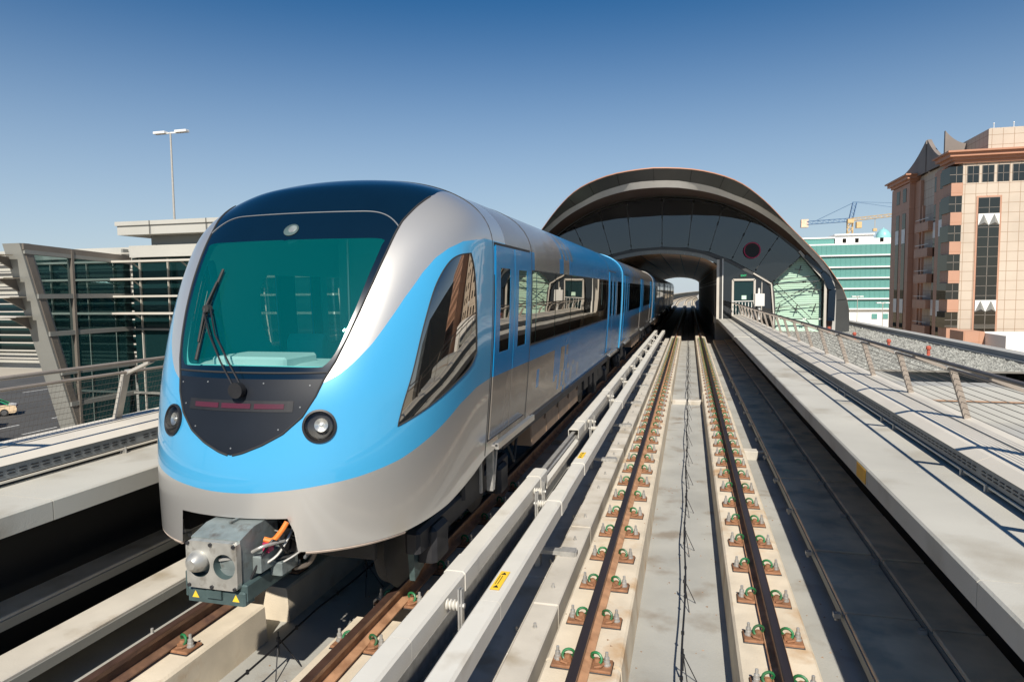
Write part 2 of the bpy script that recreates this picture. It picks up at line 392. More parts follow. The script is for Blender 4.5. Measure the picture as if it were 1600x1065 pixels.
# fasteners
def make_fastener():
    t = thing('rail_fastener', (0, 0, -.185), '', 'rail fastener')
    b = MB(); b.cbox(-.232, .232, -.094, .094, -.1848, -.176, .004, m='black'); b.cbox(-.227, .227, -.089, .089, -.176, -.1585, .008, m='rust')
    for sx in (-1, 1):
        b.tube([(sx*.10, -.055, -.155), (sx*.15, -.05, -.145), (sx*.17, 0, -.145), (sx*.15, .05, -.145), (sx*.10, .055, -.155)], .012, n=6, m='rust')
        b.lathe([(.026, -.156), (.026, -.125), (.018, -.112)], (sx*.112, 0, 0), n=10, m='rust')
        b.box(sx*.112-.03, sx*.112+.03, -.03, .03, -.157, -.135, m='rust')
    b.build('base_plate', 'rust', t)
    for sx in (-1, 1):
        c = MB(); pts = []
        for k in range(13):
            a = R(-60+k*25); pts.append((sx*(.108+.041*math.cos(a)), -.02+.006*k, -.116+.037*math.sin(a)))
        c.tube(pts, .011, n=7); c.build('clip', 'clip_green', t)
        l = MB(); l.lathe([(.030, -.158), (.030, -.148), (.024, -.146), (.024, -.122), (.020, -.120), (.020, -.096), (.012, -.094), (.012, -.058), (.009, -.056)], (sx*.187, 0, 0), n=10)
        l.build('bolt', 'galv', t)
    return t
f0 = make_fastener(); first = True
def fasten(xc, ys, label, group):
    global first
    for y in ys:
        o = f0 if first else copy_tree(f0); first = False
        o.location = (xc, y+random.uniform(-.012, .012), -.185); o.rotation_euler.z = R(random.uniform(-2.2, 2.2)); tag(o, label, 'rail fastener', group)
yR = [4.85-.7*2+.7*i for i in range(53)]
fasten(RAILS_R[0], yR, 'rusty fastener with green clips, in the row along the left rail of the empty track', 'fasteners along the left rail of the empty track')
fasten(RAILS_R[1], [y+.02 for y in yR], 'rusty fastener with green clips, in the row along the right rail of the empty track', 'fasteners along the right rail of the empty track')
fasten(RAILS_L[0], [3.55, 4.33, 5.9, 6.6, 7.3], 'rusty fastener with green clips on the left rail of the train track', 'fasteners along the left rail of the train track')
fasten(RAILS_L[1], [3.2, 3.95, 4.7, 5.45, 6.2, 6.95, 7.7, 8.4, 9.1], 'rusty fastener with green clips on the right rail of the train track', 'fasteners along the right rail of the train track')

# signal cable with little wire trestles
def cable(x, y0, y1, label, segs):
    b = MB(); pts = []; n = int((y1-y0)/.35)
    for i in range(n+1):
        y = y0+(y1-y0)*i/n; pts.append((x+.012*math.sin(y*2.1), y, -.262-.022*abs(math.sin(math.pi*(y-6.72)/1.42))))
    b.tube(pts, .009, n=6)
    for i in range(0, n, 2): b.lathe([(.014, 0), (.014, .03)], (pts[i][0], pts[i][1], pts[i][2]-.015), n=6)
    tag(b.build('signal_cable', 'black'), label, 'cable')
def make_trestle():
    t = thing('cable_trestle', (0, 0, -.52), '', 'cable support')
    for n_, e in (('leg', (.11, .10)), ('leg', (.05, -.12))):
        b = MB(); b.tube([(0, 0, -.245), (e[0], e[1], -.518)], .0045, n=5); b.build(n_, 'steel_dark', t)
    b = MB(); b.tube([(0, 0, -.20), (0, 0, -.38)], .006, n=5); b.lathe([(.014, -.275), (.014, -.245)], n=6); b.build('stem', 'steel_dark', t)
    return t
cable(.02, -2, 100, 'thin black signal cable running down the middle of the empty track', 1)
cable(-3.25, -2, 60, 'thin black signal cable running below the blue train', 1)
t0 = make_trestle(); ys = [5.30-1.42+1.42*i for i in range(24)]
for i, y in enumerate(ys):
    o = t0 if i == 0 else copy_tree(t0)
    o.location = (.02, y, -.52); tag(o, 'small wire trestle holding the black cable up in the middle of the empty track', 'cable support', 'cable trestles along the empty track')
for y in (4.72, 6.3, 7.9):
    o = copy_tree(t0); o.location = (-3.25, y, -.52); o.scale = (1.2, 1.2, 1.1); tag(o, 'small wire trestle holding the thin cable beside the coupler of the train', 'cable support', 'cable trestles along the train track')

# middle strip: trough covers
def slab(name, x0, x1, y0, y1, z0, z1, m, label, cat, group, bolts=(), parent=None):
    t = thing(name, ((x0+x1)/2, y0, z0), label, cat, group)
    b = MB(); b.cbox(x0, x1, y0, y1, z0, z1, .012); b.build('cover_plate', m, t)
    for bx, by in bolts:
        l = MB(); l.lathe([(.020, z1), (.020, z1+.012), (.013, z1+.014), (.013, z1+.04), (.008, z1+.042)], (bx, by, 0), n=8); l.build('bolt', 'galv', t)
    return t
y = -2.5; i = 0
while y < 40:
    L_ = 2.1
    bl = [(-1.22, y+.35), (-1.22, y+L_-.45)] if y < 22 else []
    slab('trough_cover', -1.345, -1.10, y, y+L_-.012, -.52, -.25+.003*(i % 3), 'cover', 'narrow raised cream trough cover between the rail plinth and the conductor rails', 'trough cover', 'raised trough covers beside the left plinth', bl)
    y += L_; i += 1
b = MB()
y = -2.5; i = 0
while y < 40:
    L_ = 1.55
    t = slab('floor_slab', -1.93, -1.36, y, y+L_-.015, -.52, -.40-.004*(i % 2), 'cover', 'wide flat cream slab on the floor under the conductor rails', 'floor slab', 'flat slabs under the conductor rails', [(-1.44, y+.4)] if y < 16 else [])
    y += L_; i += 1
b = MB(); b.prof([(-2.20, -.52), (-2.05, -.52), (-2.05, -.27), (-2.065, -.26), (-2.185, -.26), (-2.20, -.27)], -3, 40)
tag(b.build('trough_kerb', 'galv'), 'long grey metal kerb beside the rusty rail of the train track', 'kerb')

b = MB(); rr = random.Random(11)
for k in range(420):
    x = rr.choice([rr.uniform(-.38, .38), rr.uniform(-.38, .38), rr.uniform(1.02, 1.38), rr.uniform(-1.05, -.45), rr.uniform(-3.6, -2.8)]); y = 2.5+rr.random()**1.5*22
    z = -.519 if not -1.05 < x < -.42 else -.184; s_ = rr.uniform(.006, .017)
    a = rr.random()*6.3; b.add([(x+s_*math.cos(a+q), y+s_*math.sin(a+q), z) for q in (0, 2.1, 4.2)]+[(x, y, z+s_*.6)], [(0, 1, 3), (1, 2, 3), (2, 0, 3)])
tag(b.build('debris', 'box_brown'), 'small brown grit and leaves scattered on the track floor', 'debris', kind='stuff')
# conductor rails with covers
def crail_cover(xc, y0, y1, zt, parent, w=.175, h=.155):
    b = MB(); c = .02
    p = [(xc-w/2, zt-h), (xc-w/2, zt-c), (xc-w/2+c, zt), (xc+w/2-c, zt), (xc+w/2, zt-c), (xc+w/2, zt-h), (xc+w/2-.008, zt-h), (xc+w/2-.008, zt-.02), (xc-w/2+.008, zt-.02), (xc-w/2+.008, zt-h)]
    b.prof(p[::-1], y0, y1); return b.build('cover', 'grp', parent)
def collar(xc, y, zt, parent, w=.187, l=.34, h=.16):
    b = MB(); b.prof([(xc-w/2, zt-h), (xc+w/2, zt-h), (xc+w/2, zt-.016), (xc+w/2-.02, zt+.006), (xc-w/2+.02, zt+.006), (xc-w/2, zt-.016)], y, y+l)
    return b.build('joint_sleeve', 'grp', parent)
def third_rail(xc, pieces, zt, label, sleeves):
    t = thing('conductor_rail', (xc, 0, zt-.2), label, 'conductor rail')
    for y0, y1 in pieces:
        crail_cover(xc, y0, y1, zt, t)
    b = MB()
    b.prof([(xc-.035, zt-.145), (xc+.035, zt-.145), (xc+.035, zt-.13), (xc+.008, zt-.12), (xc+.008, zt-.06), (xc+.03, zt-.05), (xc-.03, zt-.05), (xc-.008, zt-.06), (xc-.008, zt-.12), (xc-.035, zt-.13)], 2, 40)
    b.build('power_rail', 'galv', t)
    for y in sleeves: collar(xc, y, zt, t)
    return t
ZT = .36
ta = third_rail(-1.80, [(-2, 3.95), (3.955, 8.35), (10.9, 15.6), (15.605, 20.3), (20.305, 39.5)], ZT, 'left pale conductor rail cover nearest the blue train, broken by a gap', [5.05, 7.95, 11.6, 15.45, 20.2, 24])
b = MB(); b.prof([(-1.80-.085, .10), (-1.80+.085, .10), (-1.80+.085, .17), (-1.80+.05, .19), (-1.80-.05, .19), (-1.885, .17)], 8.35, 10.9); b.build('ramp', 'grp', ta)
tb = third_rail(-1.37, [(-2, 4.6), (4.605, 9.3), (9.305, 14), (14.005, 39.5)], ZT, 'right pale conductor rail cover nearest the empty track, with yellow warning labels', [7.05, 8.7, 13.9, 19, 25])
for y in (4.78, 8.95):
    b = MB(); b.box(-1.42, -1.345, y, y+.34, ZT+.0062, ZT+.0085); lb = b.build('warning_label', 'yellow', tb)
    for dy in (.03, .27):
        q = MB(); q.add([(-1.405, y+dy, ZT+.0105), (-1.36, y+dy, ZT+.0105), (-1.3825, y+dy+.045, ZT+.0105)], [(0, 1, 2)]); q.build('warning_triangle', 'black', lb)
    q = MB()
    for k in range(2): q.box(-1.405+.02*k, -1.400+.02*k, y+.09, y+.25, ZT+.0095, ZT+.0105)
    q.build('lettering', 'black', lb)
def support(side):
    xr = -1.80 if side < 0 else -1.37; px = -1.60 if side < 0 else -1.56
    t = thing('conductor_rail_support', (px, 0, -.40), '', 'support')
    b = MB(); b.beam((px, 0, -.39), (px, 0, ZT+.075), .055, .014, up=(1, 0, 0)); b.beam((px+.02*side*-1, 0, -.39), (px+.02*side*-1, 0, ZT+.07), .014, .05); b.build('post', 'galv', t)
    e = xr-side*-.06
    b = MB(); hh = ZT-.06; x0, x1 = (px, xr+.09) if side < 0 else (px, xr-.09); L_ = x1-x0
    pr = []
    for k in range(4):
        pr += [(.022, L_*k/4), (.042, L_*(k+.3)/4), (.042, L_*(k+.6)/4), (.022, L_*(k+.95)/4)]
    b.lathe(pr, (x0, 0, hh), axis='x', n=12); b.build('insulator', 'grp', t)
    b = MB(); b.beam((px-.02, .035, hh), (px+.02, .035, hh), .03); b.lathe([(.02, -.04), (.02, .04)], (px, 0, hh), axis='x', n=6); b.build('bolt', 'galv', t)
    b = MB(); b.box(-1.9, px+.02, -.05, .05, -.392, -.33) if side < 0 else b.box(px-.02, -1.12, -.05, .05, -.245, -.20)
    if side > 0: b.box(-1.30, -1.14, -.07, .07, -.252, -.19); b.box(px-.03, px+.03, -.05, .05, -.40, -.2)
    b.build('foot_arm', 'galv', t)
    return t
sl, sr = support(-1), support(1)
yA = [4.6, 7.55, 11.9, 14.9, 17.9, 21, 24, 27, 30, 33, 36]; yB = [3.2, 7.1, 11.3, 14.3, 17.3, 20.4, 23.4, 26.4, 29.4, 32.4, 35.4]
for k, (src, ys, w_) in enumerate(((sl, yA, 'left'), (sr, yB, 'right'))):
    for i, y in enumerate(ys):
        o = src if i == 0 else copy_tree(src); o.location = (src.location.x, y, src.location.z)
        tag(o, 'galvanised post with ribbed insulator and foot arm carrying the %s conductor rail' % w_, 'support', 'posts carrying the %s conductor rail' % w_)
# cable trays under the walkways
def trays(x0, x1, zt, y0, y1, step, label, group, m='tray', side=1):
    y = y0; i = 0
    while y < y1:
        t = thing('cable_tray_cover', ((x0+x1)/2, y, zt-.1), label, 'cable tray', group)
        b = MB(); b.cbox(x0, x1, y+.02, y+step-.02, zt-.035, zt+.006*(i % 2), .008); b.box(x0, x1, y+step-.02, y+step+.02, zt-.12, zt-.1)
        xe = x0 if side > 0 else x1
        b.box(xe-.012, xe+.012, y, y+step, zt-.11, zt-.03, 'annex_grey')
        b.build('cover_plate', m, t)
        if y < 24:
            for yy in (y+.05,):
                q = MB(); q.box(xe-side*.055-.03, xe-side*.055+.03, yy-.03, yy+.03, zt-.07, zt-.03); q.lathe([(.014, zt-.10), (.014, zt-.02)], (xe-side*.06, yy, 0), n=6); q.build('clamp', 'galv', t)
        y += step; i += 1
trays(1.42, 2.00, -.27, -2.6, 40, 1.5, 'shaded grey cable tray cover in the lower row beside the right plinth', 'lower row of cable tray covers right of the track')
trays(2.02, 2.42, -.20, -2.9, 40, 1.5, 'shaded grey cable tray cover in the upper row tight under the right walkway', 'upper row of cable tray covers right of the track')
trays(-5.14, -4.78, -.15, -2.6, 9, 3.0, 'cream cable tray cover in the row nearest the rail, left of the train', 'near row of cable tray covers left of the train', m='cover', side=-1)
trays(-5.66, -5.36, .03, -2.9, 9, 3.0, 'cream cable tray cover in the far row under the left walkway', 'far row of cable tray covers left of the train', m='cover', side=-1)
b = MB(); b.cbox(-.40, .40, 19.02, 19.28, -.52, -.40, .02)
tag(b.build('deck_joint', 'cover'), 'low concrete cross beam between the two plinths of the empty track', 'cross beam')
b = MB(); b.cbox(1.04, 1.30, 13.0, 13.25, -.52, -.36, .01); b.tube([(1.3, 13.1, -.40), (1.42, 13.1, -.38)], .03)
tag(b.build('cable_box', 'cover'), 'small pale junction box on the floor right of the empty track', 'junction box')
b = MB(); b.box(1.614, 1.6195, 6.65, 6.98, .845, .975); tag(b.build('marker_plate', 'ochre'), 'plain ochre marker plate on the edge of the right walkway', 'marker plate')

# ducts on the walkways: louvred side, chamfer, sloping lid
def duct(s_, y0, y1, label, group, detail=True):
    f = (lambda x: x) if s_ > 0 else (lambda x: -3.30-x)
    t = thing('walkway_duct', (f(2.6), y0, 1.0), label, 'duct', group)
    b = MB(); p = [(f(2.38), 1.06), (f(2.38), 1.185), (f(2.86), 1.21), (f(2.86), 1.06)]
    b.prof(p if s_ < 0 else p[::-1], y0, y1, m='louvre')
    xf = f(2.378); b.box(min(xf, xf-s_*.02), max(xf, xf-s_*.02), y0, y1, 1.035, 1.052, m='duct')
    if detail:
        n = int((y1-y0)/.11)
        for k in range(n):
            for zz in (1.10, 1.128):
                b.box(min(xf-s_*.004, xf), max(xf-s_*.004, xf), y0+.03+k*.11, y0+.10+k*.11, zz, zz+.008, m='black')
    b.build('louvre_panel', 'louvre', t)
    b = MB(); p = [(f(2.365), 1.187), (f(2.47), 1.235), (f(2.72), 1.262), (f(2.72), 1.245), (f(2.47), 1.215), (f(2.39), 1.18)]
    b.prof(p if s_ < 0 else p[::-1], y0+.003, y1-.003); b.build('lid', 'duct', t)
    b = MB(); p = [(f(2.735), 1.268), (f(2.90), 1.285), (f(2.90), .85), (f(2.87), .85), (f(2.87), 1.25), (f(2.735), 1.245)]
    b.prof(p if s_ < 0 else p[::-1], y0+.003, y1-.003); b.build('back_lid', 'duct', t)
    for yy in (y0+.25, y1-.25):
        b = MB(); xx = f(2.375); b.box(xx-.02, xx+.02, yy-.02, yy+.02, 1.0, 1.04); b.lathe([(.011, 1.0), (.011, 1.065)], (xx-s_*.03, yy, 0), n=6); b.build('foot', 'galv', t)
y = -1.2
while y < 41:
    duct(1, y, min(y+2.5, 41.2), 'cream louvred duct section on the right walkway below the railing', 'duct sections on the right walkway', y < 20); y += 2.5
y = -1.6
while y < 14:
    duct(-1, y, y+2.5, 'cream louvred duct section on the left walkway, left of the train', 'duct sections on the left walkway', y < 8); y += 2.5
# railings
def railing(s_, posts, y0, y1, label, lead):
    f = (lambda x: x) if s_ > 0 else (lambda x: -3.30-x)
    t = thing('walkway_railing', (f(2.9), y0, 1.0), label, 'railing')
    pm = 'post_beige' if s_ > 0 else 'post_light'
    for y in posts:
        b = MB()
        w_ = .05 if s_ > 0 else .085; b.beam((f(2.93), y, .95), (f(2.68), y, 1.80), w_, .035, up=(1, 0, 0))
        b.beam((f(2.96), y, .95), (f(2.71), y, 1.80), .012, w_*.8, up=(1, 0, 0))
        b.beam((f(2.71), y, 1.77), (f(2.33), y, 1.925), .06, .03, up=(0, 0, 1))
        p = b.build('post', pm, t)
        q = MB(); q.lathe([(.03, -.035), (.03, .035)], (f(2.655), y, 1.80), axis='y', n=8); q.build('clamp', 'galv', p)
    b = MB(); b.tube([(f(2.33), y0, 1.945), (f(2.33), y1, 1.945)], .020, n=10); b.build('handrail', 'rail_paint' if s_ > 0 else 'post_beige', t)
    b = MB(); b.tube([(f(2.655), y0, 1.80), (f(2.655), y1, 1.80)], .017, n=8); b.build('mid_rail', 'rail_paint' if s_ > 0 else 'post_beige', t)
    b = MB()
    for k in range(13):
        u = (k+.7)/14; b.tube([(f(2.68+.25*u), y0, 1.80-.85*u), (f(2.68+.25*u), y1, 1.80-.85*u)], .0034 if s_ > 0 else .0022, n=4)
    if s_ < 0:
        n = int((y1-y0)/.045)
        for k in range(n):
            y = y0+k*.045; b.tube([(f(2.665), y, 1.79), (f(2.90), y, 1.0)], .0008, n=3)
    b.build('wire_mesh', 'rail_paint', t)
railing(1, [7.87+1.835*i for i in range(-4, 18)], .2, 40.0, 'brown metal railing with slanting posts and wires along the right walkway', 7.87)
railing(-1, [6.05-1.85*2, 6.05-1.85, 6.05, 7.9, 9.75, 11.6], 1.5, 14, 'pale metal railing with wire mesh along the left walkway beside the train', 6.05)
# ================================================================ TRAIN
ZTOP = 3.778; YJ = 6.8; AX = 1.426; A0 = 1.285; ZS = 3.044; NS = 2.346
def herm(xs, ys, x):
    xs = np.array(xs, float); ys = np.array(ys, float); x = np.clip(np.asarray(x, float), xs[0], xs[-1])
    d = np.diff(ys)/np.diff(xs); m = np.zeros(len(xs)); m[0] = d[0]; m[-1] = d[-1]
    for i in range(1, len(xs)-1): m[i] = 0 if d[i-1]*d[i] <= 0 else 2*d[i-1]*d[i]/(d[i-1]+d[i])
    i = np.clip(np.searchsorted(xs, x, side='right')-1, 0, len(xs)-2); h = xs[i+1]-xs[i]; s = (x-xs[i])/h
    return ys[i]*(1+2*s)*(1-s)**2+m[i]*h*s*(1-s)**2+ys[i+1]*s*s*(3-2*s)+m[i+1]*h*s*s*(s-1)
def half_w(z):      # half width of the car at height z
    z = np.asarray(z, float)
    lo = A0+(AX-A0)*np.sin(np.clip((z-.7)/(ZS-.7), 0, 1)*np.pi/2)
    u = np.clip((z-ZS)/(ZTOP-ZS), 0, 1); hi = AX*(1-u**NS)**(1/NS)
    return np.where(z < ZS, lo, hi)
_yy = np.linspace(5.007, YJ, 300); _zz = herm([4.653, 5.007, 5.3, 5.65, 6.15, YJ, 7.4], [2.6, 3.1, 3.411, 3.636, 3.753, ZTOP, ZTOP], _yy)
def y_centre(z):
    z = np.asarray(z, float)
    return np.where(z < 3.1, herm([.7, 1.2, 1.8, 2.1, 2.6, 3.1, 3.4], [4.129, 4.161, 4.288, 4.399, 4.653, 5.007, 5.307], z), np.interp(z, _zz, _yy))
def m_exp(z): return herm([.7, 2.0, 3.0, ZTOP], [4.743, 5.06, 5.414, 4.167], z)
def y_front(x, z):  # the nose surface, local x
    q = np.clip(1-(np.asarray(x)/half_w(z))**2, 0, 1)
    return YJ-(YJ-y_centre(z))*q**(1/m_exp(z))
def normal_at(x, z):
    e = 1e-3; p = np.array([x, float(y_front(x, z)), z])
    a = np.array([x+e, float(y_front(x+e, z)), z])-p; c = np.array([x, float(y_front(x, z+e)), z+e])-p
    n = np.cross(a, c); n /= np.linalg.norm(n); return Vector(n if n[1] < 0 else -n)
# dense grid of the nose
def nose_grid(nt_, nu_):
    zl = np.linspace(.70, ZS, nt_)[:-1]; ph = np.linspace(0, np.pi/2, nt_)
    z = np.concatenate([zl, ZS+(ZTOP-ZS)*np.sin(ph)**(2/NS)]); x = np.concatenate([half_w(zl), AX*np.cos(ph)**(2/NS)])
    # sample evenly along the curve: blend of sine and a flatter-power map
    u = np.linspace(-1, 1, 2*nu_+1); sx = np.sign(u)*(1-(1-np.abs(u))**2.6)
    X = x[:, None]*sx[None]; mm = m_exp(z)[:, None]
    Y = YJ-(YJ-y_centre(z))[:, None]*np.clip(1-sx**2, 0, 1)[None]**(1/mm)
    return np.stack([X, Y, np.repeat(z[:, None], len(u), 1)], -1)
def tris_of(G):
    a, c = G.shape[:2]; V = G.reshape(-1, 3); T = []
    for i in range(a-1):
        for j in range(c-1):
            p = i*c+j; T.append((p, p+1, p+c+1)); T.append((p, p+c+1, p+c))
    return V, np.array(T)
def clip(V, T, F, keep_neg=True):
    """cut a triangle mesh along F=0 and keep one side"""
    if not keep_neg: F = -F
    V = list(map(tuple, V)); F = list(F); out = []; cache = {}
    def cut(i, j):
        k = (i, j) if i < j else (j, i)
        if k not in cache:
            t = F[i]/(F[i]-F[j]); a, c = V[i], V[j]
            V.append(tuple(a[q]+(c[q]-a[q])*t for q in range(3))); F.append(0.); cache[k] = len(V)-1
        return cache[k]
    for t in T:
        s = [F[i] <= 0 for i in t]; n = sum(s)
        if n == 3: out.append(tuple(t))
        elif n == 1:
            k = s.index(True); a, c, d = t[k], t[(k+1) % 3], t[(k+2) % 3]; out.append((a, cut(a, c), cut(a, d)))
        elif n == 2:
            k = s.index(False); a, c, d = t[k], t[(k+1) % 3], t[(k+2) % 3]; p, q = cut(a, c), cut(a, d)
            out.append((p, c, d)); out.append((p, d, q))
    V = np.array(V); out = np.array(out) if out else np.zeros((0, 3), int)
    u, inv = np.unique(out.reshape(-1), return_inverse=True)
    return V[u], inv.reshape(-1, 3)
def poly_sd(P, q):   # signed distance to polygon, negative inside
    P = np.array(P, float); n = len(P); best = np.full(len(q), 1e9); ins = np.zeros(len(q), bool)
    for i in range(n):
        a, c = P[i], P[(i+1) % n]; d = c-a; w = q-a
        if d@d < 1e-12: continue
        t = np.clip((w@d)/(d@d), 0, 1)
        best = np.minimum(best, np.hypot(*(w-t[:, None]*d).T))
        cr = (a[1] > q[:, 1]) != (c[1] > q[:, 1])
        with np.errstate(divide='ignore', invalid='ignore'): xi = (c[0]-a[0])*(q[:, 1]-a[1])/(c[1]-a[1])+a[0]
        ins ^= cr & (q[:, 0] < xi)
    return np.where(ins, -best, best)
def smooth_poly(P, n=6, corners=()):
    P = [np.array(p, float) for p in P]; out = []; k = len(P)
    for i in range(k):
        if i in corners or (i+1) % k in corners:
            a, c = P[i], P[(i+1) % k]
        p0, p1, p2, p3 = P[i-1], P[i], P[(i+1) % k], P[(i+2) % k]
        if i in corners: p0 = p1
        if (i+1) % k in corners: p3 = p2
        for j in range(n):
            t = j/n; out.append(.5*((2*p1)+(-p0+p2)*t+(2*p0-5*p1+4*p2-p3)*t*t+(-p0+3*p1-3*p2+p3)*t**3))
    return out
MZ = [1.25, 1.445, 1.47, 1.53, 1.61, 1.73, 1.88, 2.0, 2.13, 2.29, 2.50, 2.73, 2.97, 3.15, 3.24, 3.32, 3.44, 3.53, 3.62, 3.86]
MXv = [-1.4, 0, .10, .25, .395, .52, .60, .64, .70, .75, .803, .85, .89, .915, .93, .96, 1.0, 1.025, 1.0, .95]
def xm(z): return np.interp(z, MZ, MXv)
ZU = ([4.0, 4.40, 4.459, 4.522, 4.588, 4.706, 4.828, 4.977, 5.161, 5.3, 5.445, 5.638, 6.09, 7], [1.90, 1.92, 1.972, 2.03, 2.105, 2.248, 2.41, 2.6, 2.806, 2.93, 3.015, 3.085, 3.14, 3.14])
ZL = ([4.1, 4.161, 4.205, 4.318, 4.475, 4.741, 5.106, 5.526, 5.908, 6.353, 7], [1.165, 1.18, 1.198, 1.232, 1.271, 1.348, 1.492, 1.665, 1.755, 1.79, 1.79])
ZB = ([4.0, 4.8, 5.4, 6.0, 6.35, 7], [.75, .752, .80, .90, .98, 1.0])
WIN = smooth_poly([(4.735, 1.61), (4.80, 1.80), (4.894, 2.018), (5.04, 2.365), (5.207, 2.674), (5.38, 2.87), (5.535, 2.955), (5.74, 2.985), (5.80, 2.80), (5.84, 2.40), (5.865, 2.09), (5.72, 1.975), (5.384, 1.855), (4.97, 1.70)], 6, corners=(0, 7, 10))
GLS = smooth_poly([(0, 2.095), (.30, 2.092), (.56, 2.085), (.63, 2.10), (.70, 2.22), (.765, 2.50), (.81, 2.80), (.838, 3.02), (.82, 3.085), (.5, 3.09), (0, 3.09)], 5, corners=(0, 10))
GLS = [p for p in GLS if p[0] >= 0]; GLS = GLS+[np.array([-p[0], p[1]]) for p in GLS[::-1]]
NOTCH = [(-.47, .5), (-.455, 1.0), (.455, 1.0), (.50, .90), (.565, .5)]
G = nose_grid(96, 100); V0, T0 = tris_of(G)
tr = thing('metro_train', (XC, 4.1, 0), 'blue and silver metro train with rounded nose and dark windshield on the left track', 'train')
def nb(V, T, name, m, parent, smooth=True, off=0, flip=True):
    b = MB(); V = np.array(V, float)
    b.add([(v[0]+XC, v[1], v[2]) for v in V], [tuple(t) for t in T], m, smooth)
    o = b.build(name, m, parent, sharp=50); return o
def fld(V): return V[:, 0], V[:, 1], V[:, 2]
def region(V, T, fn, neg=True):
    x, y, z = fld(V); return clip(V, T, fn(x, y, z), neg)
f_bot = lambda x, y, z: np.interp(y, *ZB)-z
f_notch = lambda x, y, z: np.where(y < 5, poly_sd(NOTCH, np.stack([x, z], 1)), 1)
f_mask = lambda x, y, z: (np.abs(x)-xm(z))*.9
f_win = lambda x, y, z: np.where(np.abs(x) > .7, poly_sd(WIN, np.stack([y, z], 1)), 1.)
f_gls = lambda x, y, z: np.where(y < 5.5, poly_sd(GLS, np.stack([x, z], 1)), 1.)
V, T = region(V0, T0, f_bot); V, T = region(V, T, f_notch, False)
f_hl = lambda x, y, z: .114-np.sqrt((np.abs(x)-.645)**2+(z-1.66)**2+(y-4.375)**2)
V, T = region(V, T, f_hl)
Vk, Tk = region(V, T, f_mask)               # everything black: mask, windshield surround, roof cap
Vp, Tp = region(V, T, f_mask, False)        # painted shell
Vp2, Tp2 = region(Vp, Tp, f_win, False); Vw, Tw = region(Vp, Tp, f_win)
f_dw = lambda x, y, z: np.where((y > 6.57) & (z > 2.02) & (z < 2.88), -1., 1.)
Vp2, Tp2 = region(Vp2, Tp2, lambda x, y, z: np.maximum.reduce([6.575-y, 2.03-z, z-2.87]), False)
# painted shell cut into blue and silver faces along the livery lines
f_u = lambda x, y, z: z-np.interp(y, *ZU); f_l = lambda x, y, z: np.interp(y, *ZL)-z
Va, Ta = region(Vp2, Tp2, f_u, False)       # silver above
Vb, Tb = region(Vp2, Tp2, f_u); Vc, Tc = region(Vb, Tb, f_l, False); Vb, Tb = region(Vb, Tb, f_l)
b = MB()
for (VV, TT, mm) in ((Va, Ta, 'silver'), (Vc, Tc, 'silver'), (Vb, Tb, 'blue')):
    b.add([(v[0]+XC, v[1], v[2]) for v in VV], [tuple(t) for t in TT], mm, True)
body = b.build('nose_shell', 'silver', tr, sharp=50)
# black regions
f_capz = lambda x, y, z: 3.335-.12*np.clip((np.abs(x)-.55)/.35, 0, 2)**3-z
Vm, Tm = region(Vk, Tk, f_capz, False)      # below the frame line (z<..)
Vr, Tr = region(Vk, Tk, f_capz)
nb(Vr, Tr, 'roof_cap', 'navy', tr)
Vg, Tg = region(Vm, Tm, f_gls); Vm, Tm = region(Vm, Tm, f_gls, False)
Vf, Tf = region(Vm, Tm, lambda x, y, z: z-2.0+.0*x, False)
Vn, Tn = region(Vm, Tm, lambda x, y, z: z-2.0+.0*x)
mask = nb(Vn, Tn, 'front_mask', 'mask', tr); frame = nb(Vf, Tf, 'windshield_frame', 'navy', tr)
glass = nb(Vg, Tg, 'windshield', 'glass_windshield', tr)
for s_ in (-1, 1):
    k = (Vw[Tw][:, :, 0].mean(1)*s_) > 0; nb(Vw, Tw[k], 'nose_side_window', 'glass_train', tr)
def surf_pt(x, z, off=0):
    n = normal_at(x, z); return Vector((x+XC, float(y_front(x, z)), z))+n*off
# seams: line above the windshield, edge between mask and shell
def seam(pts, r, m, parent, name):
    b = MB(); b.tube([surf_pt(x, z, .001) for x, z in pts], r, n=6); return b.build(name, m, parent)
top = [(x, 3.335-.12*max(0, (abs(x)-.55)/.35)**3) for x in np.linspace(-.93, .93, 60)]
seam(top, .006, 'seal', tr, 'windshield_seal')
for s_ in (-1, 1):
    zz = np.linspace(1.45, 3.5, 240); seam([(s_*float(xm(z)), float(z)) for z in zz], .0085, 'rubber', tr, 'mask_seal')
seam([(x, 2.045) for x in np.linspace(-.66, .66, 30)], .008, 'rubber', tr, 'lower_seal')
wl = [p for p in WIN]
for s_ in (-1, 1):
    b = MB(); pts = []
    for y, z in wl:
        hw = float(half_w(z)); q = ((YJ-y)/(YJ-float(y_centre(z))))**float(m_exp(z)); x = hw*math.sqrt(max(0, 1-q)); pts.append((XC+s_*(x+.002), y, z))
    b.tube(pts, .006, n=6, closed=True); b.build('window_seal', 'rubber', tr)
# skirt lip
b = MB(); pts = []
for x in np.linspace(.575, 1.12, 14): pts.append((XC+x*.985, float(y_front(x, .76))+.012, .742))
b.tube(pts, .016, n=6); b.build('skirt_lip', 'lip', tr)
b = MB(); b.tube([(2*XC-p[0]-.06*0, p[1], p[2]) for p in pts], .016, n=6); b.tube([(XC-.575+.1*k, float(y_front(-.575+.1*k, .76))+.012, .742) for k in range(2)], .016, n=6); b.build('skirt_lip', 'lip', tr)
